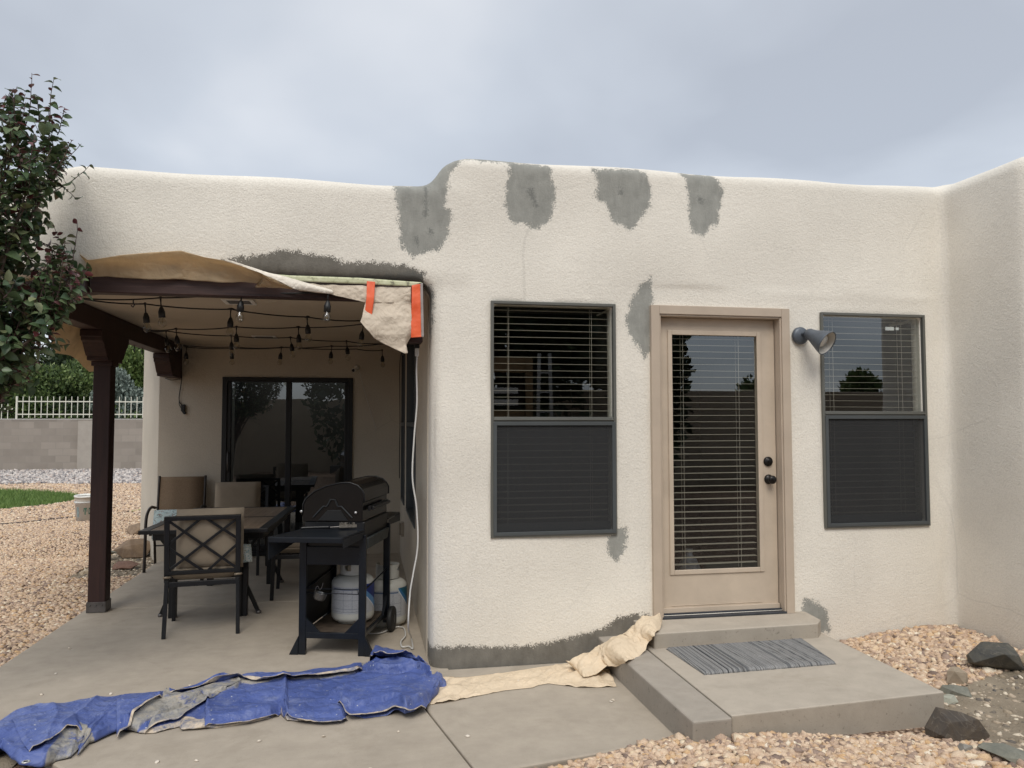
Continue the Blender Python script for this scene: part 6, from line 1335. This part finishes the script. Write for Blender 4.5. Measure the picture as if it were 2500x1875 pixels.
def twig(p, d, L, n_leaf, top=False):
    if p[2] < 1.60: return False
    d = d/np.linalg.norm(d); q_ = p+d*L; pts = [p]; c = p.copy(); dd = d.copy(); ns = 7
    for i in range(ns):
        dd = dd+np.array([0, 0, .10 if top else .05])+r.normal(0, .09, 3); dd /= np.linalg.norm(dd); c = c+dd*L/ns; pts.append(c.copy())
    if pts[-1][0] > xmax(pts[-1][2])+.01 or (pts[-1][2] > 3.26+.1*r.random() and xmax(0) < 50): return False
    tw.append((pts, np.linspace(.0035, .0014, len(pts))))
    for i in range(n_leaf):
        f = (i+.6)/n_leaf*(len(pts)-1); j = int(min(f, len(pts)-2)); b_ = pts[j]+(pts[j+1]-pts[j])*(f-j); ax_ = pts[j+1]-pts[j]; ax_ /= np.linalg.norm(ax_)
        a = i*2.4+r.uniform(-.5, .5); s1 = np.cross(ax_, [0, 0, 1.]); s1 /= np.linalg.norm(s1)+1e-6; s2 = np.cross(ax_, s1); rd = s1*cos(a)+s2*sin(a)
        dl = rd*1.0+ax_*.55+np.array([0, 0, -.15]); dl /= np.linalg.norm(dl); nn_ = np.cross(dl, np.cross(ax_, dl)); nn_ = nn_+r.normal(0, .35, 3)
        last = f/(len(pts)-1)
        if b_[2] < 1.60+.1*vnoise(b_[0]*9, b_[1]*9): continue
        if b_[0]+dl[0]*.04 > xmax(b_[2])+.035: continue
        LP_.append(b_); LD.append(dl); LN.append(nn_); LS.append(r.uniform(.038, .088)*(1-.45*last*(1 if top else .4))); redp = max(0, last-.45)*1.2 if top else .0
        LT.append(np.clip(r.normal(.42, .2), 0, .78) if r.random() > redp+.05 else r.uniform(.80, 1)); LC.append(r.uniform(.1, .8))
    return True
allp = [(P, k) for k, (P, _) in enumerate(limbs) if k > 0]
for P, k in allp:
    for i in range(3, len(P)):
        for _ in range(2 if P[i][0] > -2.62 else 1):
            d = r.normal(0, .7, 3)+np.array([.15, 0, .75]); twig(np.array(P[i]), d, r.uniform(.14, .34), r.integers(8, 14))
    for _ in range(4): twig(np.array(P[-1]), r.normal(0, .28, 3)+np.array([.05, 0, 1]), r.uniform(.22, .42), 13, True)
# the specific tall shoots seen against the sky and the wall
for (px_0, py_0), (px_1, py_1), dy in (((55, 330), (73, 168), 0), ((118, 330), (138, 190), .05), ((20, 330), (18, 240), -.05), ((140, 330), (168, 268), .1), ((95, 300), (105, 236), 0), ((110, 480), (178, 380), 0), ((120, 440), (186, 345), -.08), ((140, 680), (172, 590), .0), ((120, 660), (148, 584), .05), ((150, 740), (225, 655), 0), ((60, 420), (60, 300), 0), ((90, 420), (130, 300), .1), ((30, 380), (40, 280), 0), ((10, 300), (0, 250), .1), ((90, 760), (150, 600), -.1), ((120, 760), (185, 640), -.12), ((110, 720), (205, 690), -.05), ((140, 760), (200, 720), -.1), ((60, 700), (130, 640), -.1), ((100, 800), (170, 760), -.1), ((60, 760), (110, 700), 0), ((90, 860), (150, 820), -.1), ((50, 860), (80, 780), 0), ((20, 900), (50, 840), 0), ((150, 720), (190, 650), 0), ((160, 745), (215, 675), -.06), ((40, 640), (100, 560), 0), ((20, 960), (40, 900), 0), ((60, 930), (90, 880), -.1)):
    a_, b_ = bp(px_0, py_0, 'y', TR[1]+dy), bp(px_1, py_1, 'y', TR[1]+dy); sv = xmax; xmax = lambda z: 99
    twig(a_, b_-a_, np.linalg.norm(b_-a_), 14, True); xmax = sv
for k in range(1500):      # inner fill near the frame edge
    z = r.uniform(1.66, 3.15); lim = xmax(z)-.07; x = r.uniform(-2.62, lim); p = np.array([x, TR[1]+r.normal(0, .16), z]); dens = np.clip((lim-x)/.12, .15, 1)*(1 if z > 1.85 else .5)
    if r.random() < dens*.16: twig(p, r.normal(0, .8, 3)+np.array([0, 0, .35]), r.uniform(.06, .16), r.integers(3, 6))
rows = np.array([0, .06, .3, .55, .8, 1.0]); hw = np.array([.0, .10, .29, .31, .19, .0])*1.0
def leafmesh():
    P, D, Nn, S_, T_, Cc = map(np.array, (LP_, LD, LN, LS, LT, LC)); Nn = unit(Nn-(Nn*D).sum(1, keepdims=True)*D); Sd = np.cross(D, Nn); n = len(P); V = []
    for u, wv_ in zip(rows, hw):
        cz = -Cc*u**2*.9; cx_ = np.cos(np.clip(Cc*u, 0, 1.2))
        for s in (-1, 0, 1):
            V.append(P+(D*(u*(1-.25*Cc*u))[:, None]+Sd*(s*wv_)+Nn*(cz+.16*abs(s)*wv_*2.2)[:, None])*S_[:, None])
    V = np.stack(V, 1); k = V.shape[1]; q_ = np.array([(i*3+s, i*3+s+1, i*3+s+4, i*3+s+3) for i in range(len(rows)-1) for s in (0, 1)])
    Fq = (q_[None]+(np.arange(n)*k)[:, None, None]).reshape(-1, 4); return V.reshape(-1, 3), Fq, np.repeat(T_, k)
V, Fq, T_ = leafmesh(); V = V-np.array([TR[0], TR[1], -.03])
me = npmesh('foliage', V, Fq); vattr(me, 'tone', T_)
L_tree = leafmat('tree_leaf', [(0, (.030, .058, .032)), (.3, (.065, .110, .050)), (.55, (.12, .165, .075)), (.76, (.20, .22, .11)), (.80, (.15, .045, .045)), (.92, (.11, .03, .035)), (1, (.26, .17, .17))], .38, .12)
link('foliage', me, L_tree, tree, smooth=True)
org = np.array([TR[0], TR[1], -.03])
mb = MB()
for P, R_ in limbs[:1]: mb.tube([p-org for p in P], list(R_), 10)
mb.build('trunk', M_bark, tree, smooth=True)
for P, R_ in limbs[1:]:
    mb = MB(); mb.tube([p-org for p in P], list(R_), 7); mb.build('limb', M_bark, tree, smooth=True)
mb = MB()
for P, R_ in tw: mb.tube([p-org for p in P], list(R_), 4)
tag(mb.build('twigs', simple('twig_bark', (.075, .04, .035), .7), tree, smooth=True), kind='stuff')
print('leaves', len(LP_), 'twigs', len(tw))

# ------------------------------------------------------------------ the yard behind the photographer, seen in the window reflections
m_ = make_stucco('yard_wall_stucco', (.42, .34, .25), False, .3)
yw = MB(); yw.box(-14, 20, -13.3, -13.0, -.3, 2.35); tag(yw.build('yard_wall', m_, None, bevel=.03), 'tan stucco yard wall seen only as a reflection in the glass', 'wall')
RG_ = 'trees behind the photographer mirrored in the windows'
bush('dark_tree', 2.3, -9.4, 0, 4.4, 7.5, 14000, .22, L_dk, 'tall dark tree mirrored in the left window', seed=11, group=RG_)
bush('dark_tree', 5.55, -10.8, 0, 2.4, 4.7, 8000, .20, L_dk, 'dark tree mirrored at the left of the door glass', seed=12, group=RG_)
bush('dark_tree', -.9, -9.8, 0, 3.6, 6.0, 9000, .22, L_dk, 'dark tree mirrored in the sliding door', seed=13, group=RG_)
bush('dark_tree', 10.3, -14.6, 0, 1.9, 2.75, 4000, .16, L_jun, 'small round tree mirrored above the wall in the door glass', seed=14, group=RG_)
bush('dark_tree', 13.6, -14.9, 0, 1.9, 2.95, 4000, .16, L_jun, 'small leafy tree mirrored in the right window', seed=15, group=RG_)
X0 = float(bp(1330, 1000, 'y', 6.2)[0]); X1 = float(bp(1150, 1000, 'y', 6.4)[0])
ld_ = empty('step_ladder', (X0, -6.2, -.03), 0, 'tall aluminium ladder mirrored in the left window', 'ladder')
M_al = simple('aluminium_rail', (.50, .50, .49), .4, .6)
mb = MB(); mb.bar((-.12, 0, 0), (-.07, 0, 2.62), .05, .03, (0, 1, 0)); mb.build('rail', M_al, ld_); mb = MB(); mb.bar((.16, 0, 0), (.09, 0, 2.62), .05, .03, (0, 1, 0)); mb.build('rail', M_al, ld_)
for k in range(8): mb = MB(); z = .3+.29*k; mb.box(-.12+z*.02, .16-z*.027, -.03, .03, z-.012, z+.012); mb.build('rung', M_al, ld_)
pf = empty('play_frame', (X1, -6.45, -.03), 0, 'wooden play frame with cream railings mirrored in the left window', 'play frame')
M_pine = simple('pine', (.30, .19, .09), .7, var=.2); L__ = X0-.13-X1
for x in (.05, L__-.04): mb = MB(); mb.box(x-.05, x+.05, -.05, .05, 0, 2.55); mb.build('post', M_pine, pf, bevel=.005)
mb = MB(); mb.box(-.3, L__+.02, -.08, -.051, 2.35, 2.58); mb.build('beam', M_pine, pf); mb = MB(); mb.box(-.3, L__-.1, -.1, -.051, 1.5, 1.78); mb.build('panel', M_pine, pf)
for z in (1.90, 2.08): mb = MB(); mb.box(-.3, L__-.2, -.07, -.051, z-.05, z+.04); mb.build('railing', M_white, pf)
for k in range(5): mb = MB(); mb.box(L__-.55+k*.09, L__-.52+k*.09, -.07, -.052, .55, 1.0); mb.build('slat', M_white, pf)
mb = MB(); mb.box(-.3, L__-.02, -.08, -.051, .15, .45); mb.build('panel', M_pine, pf)
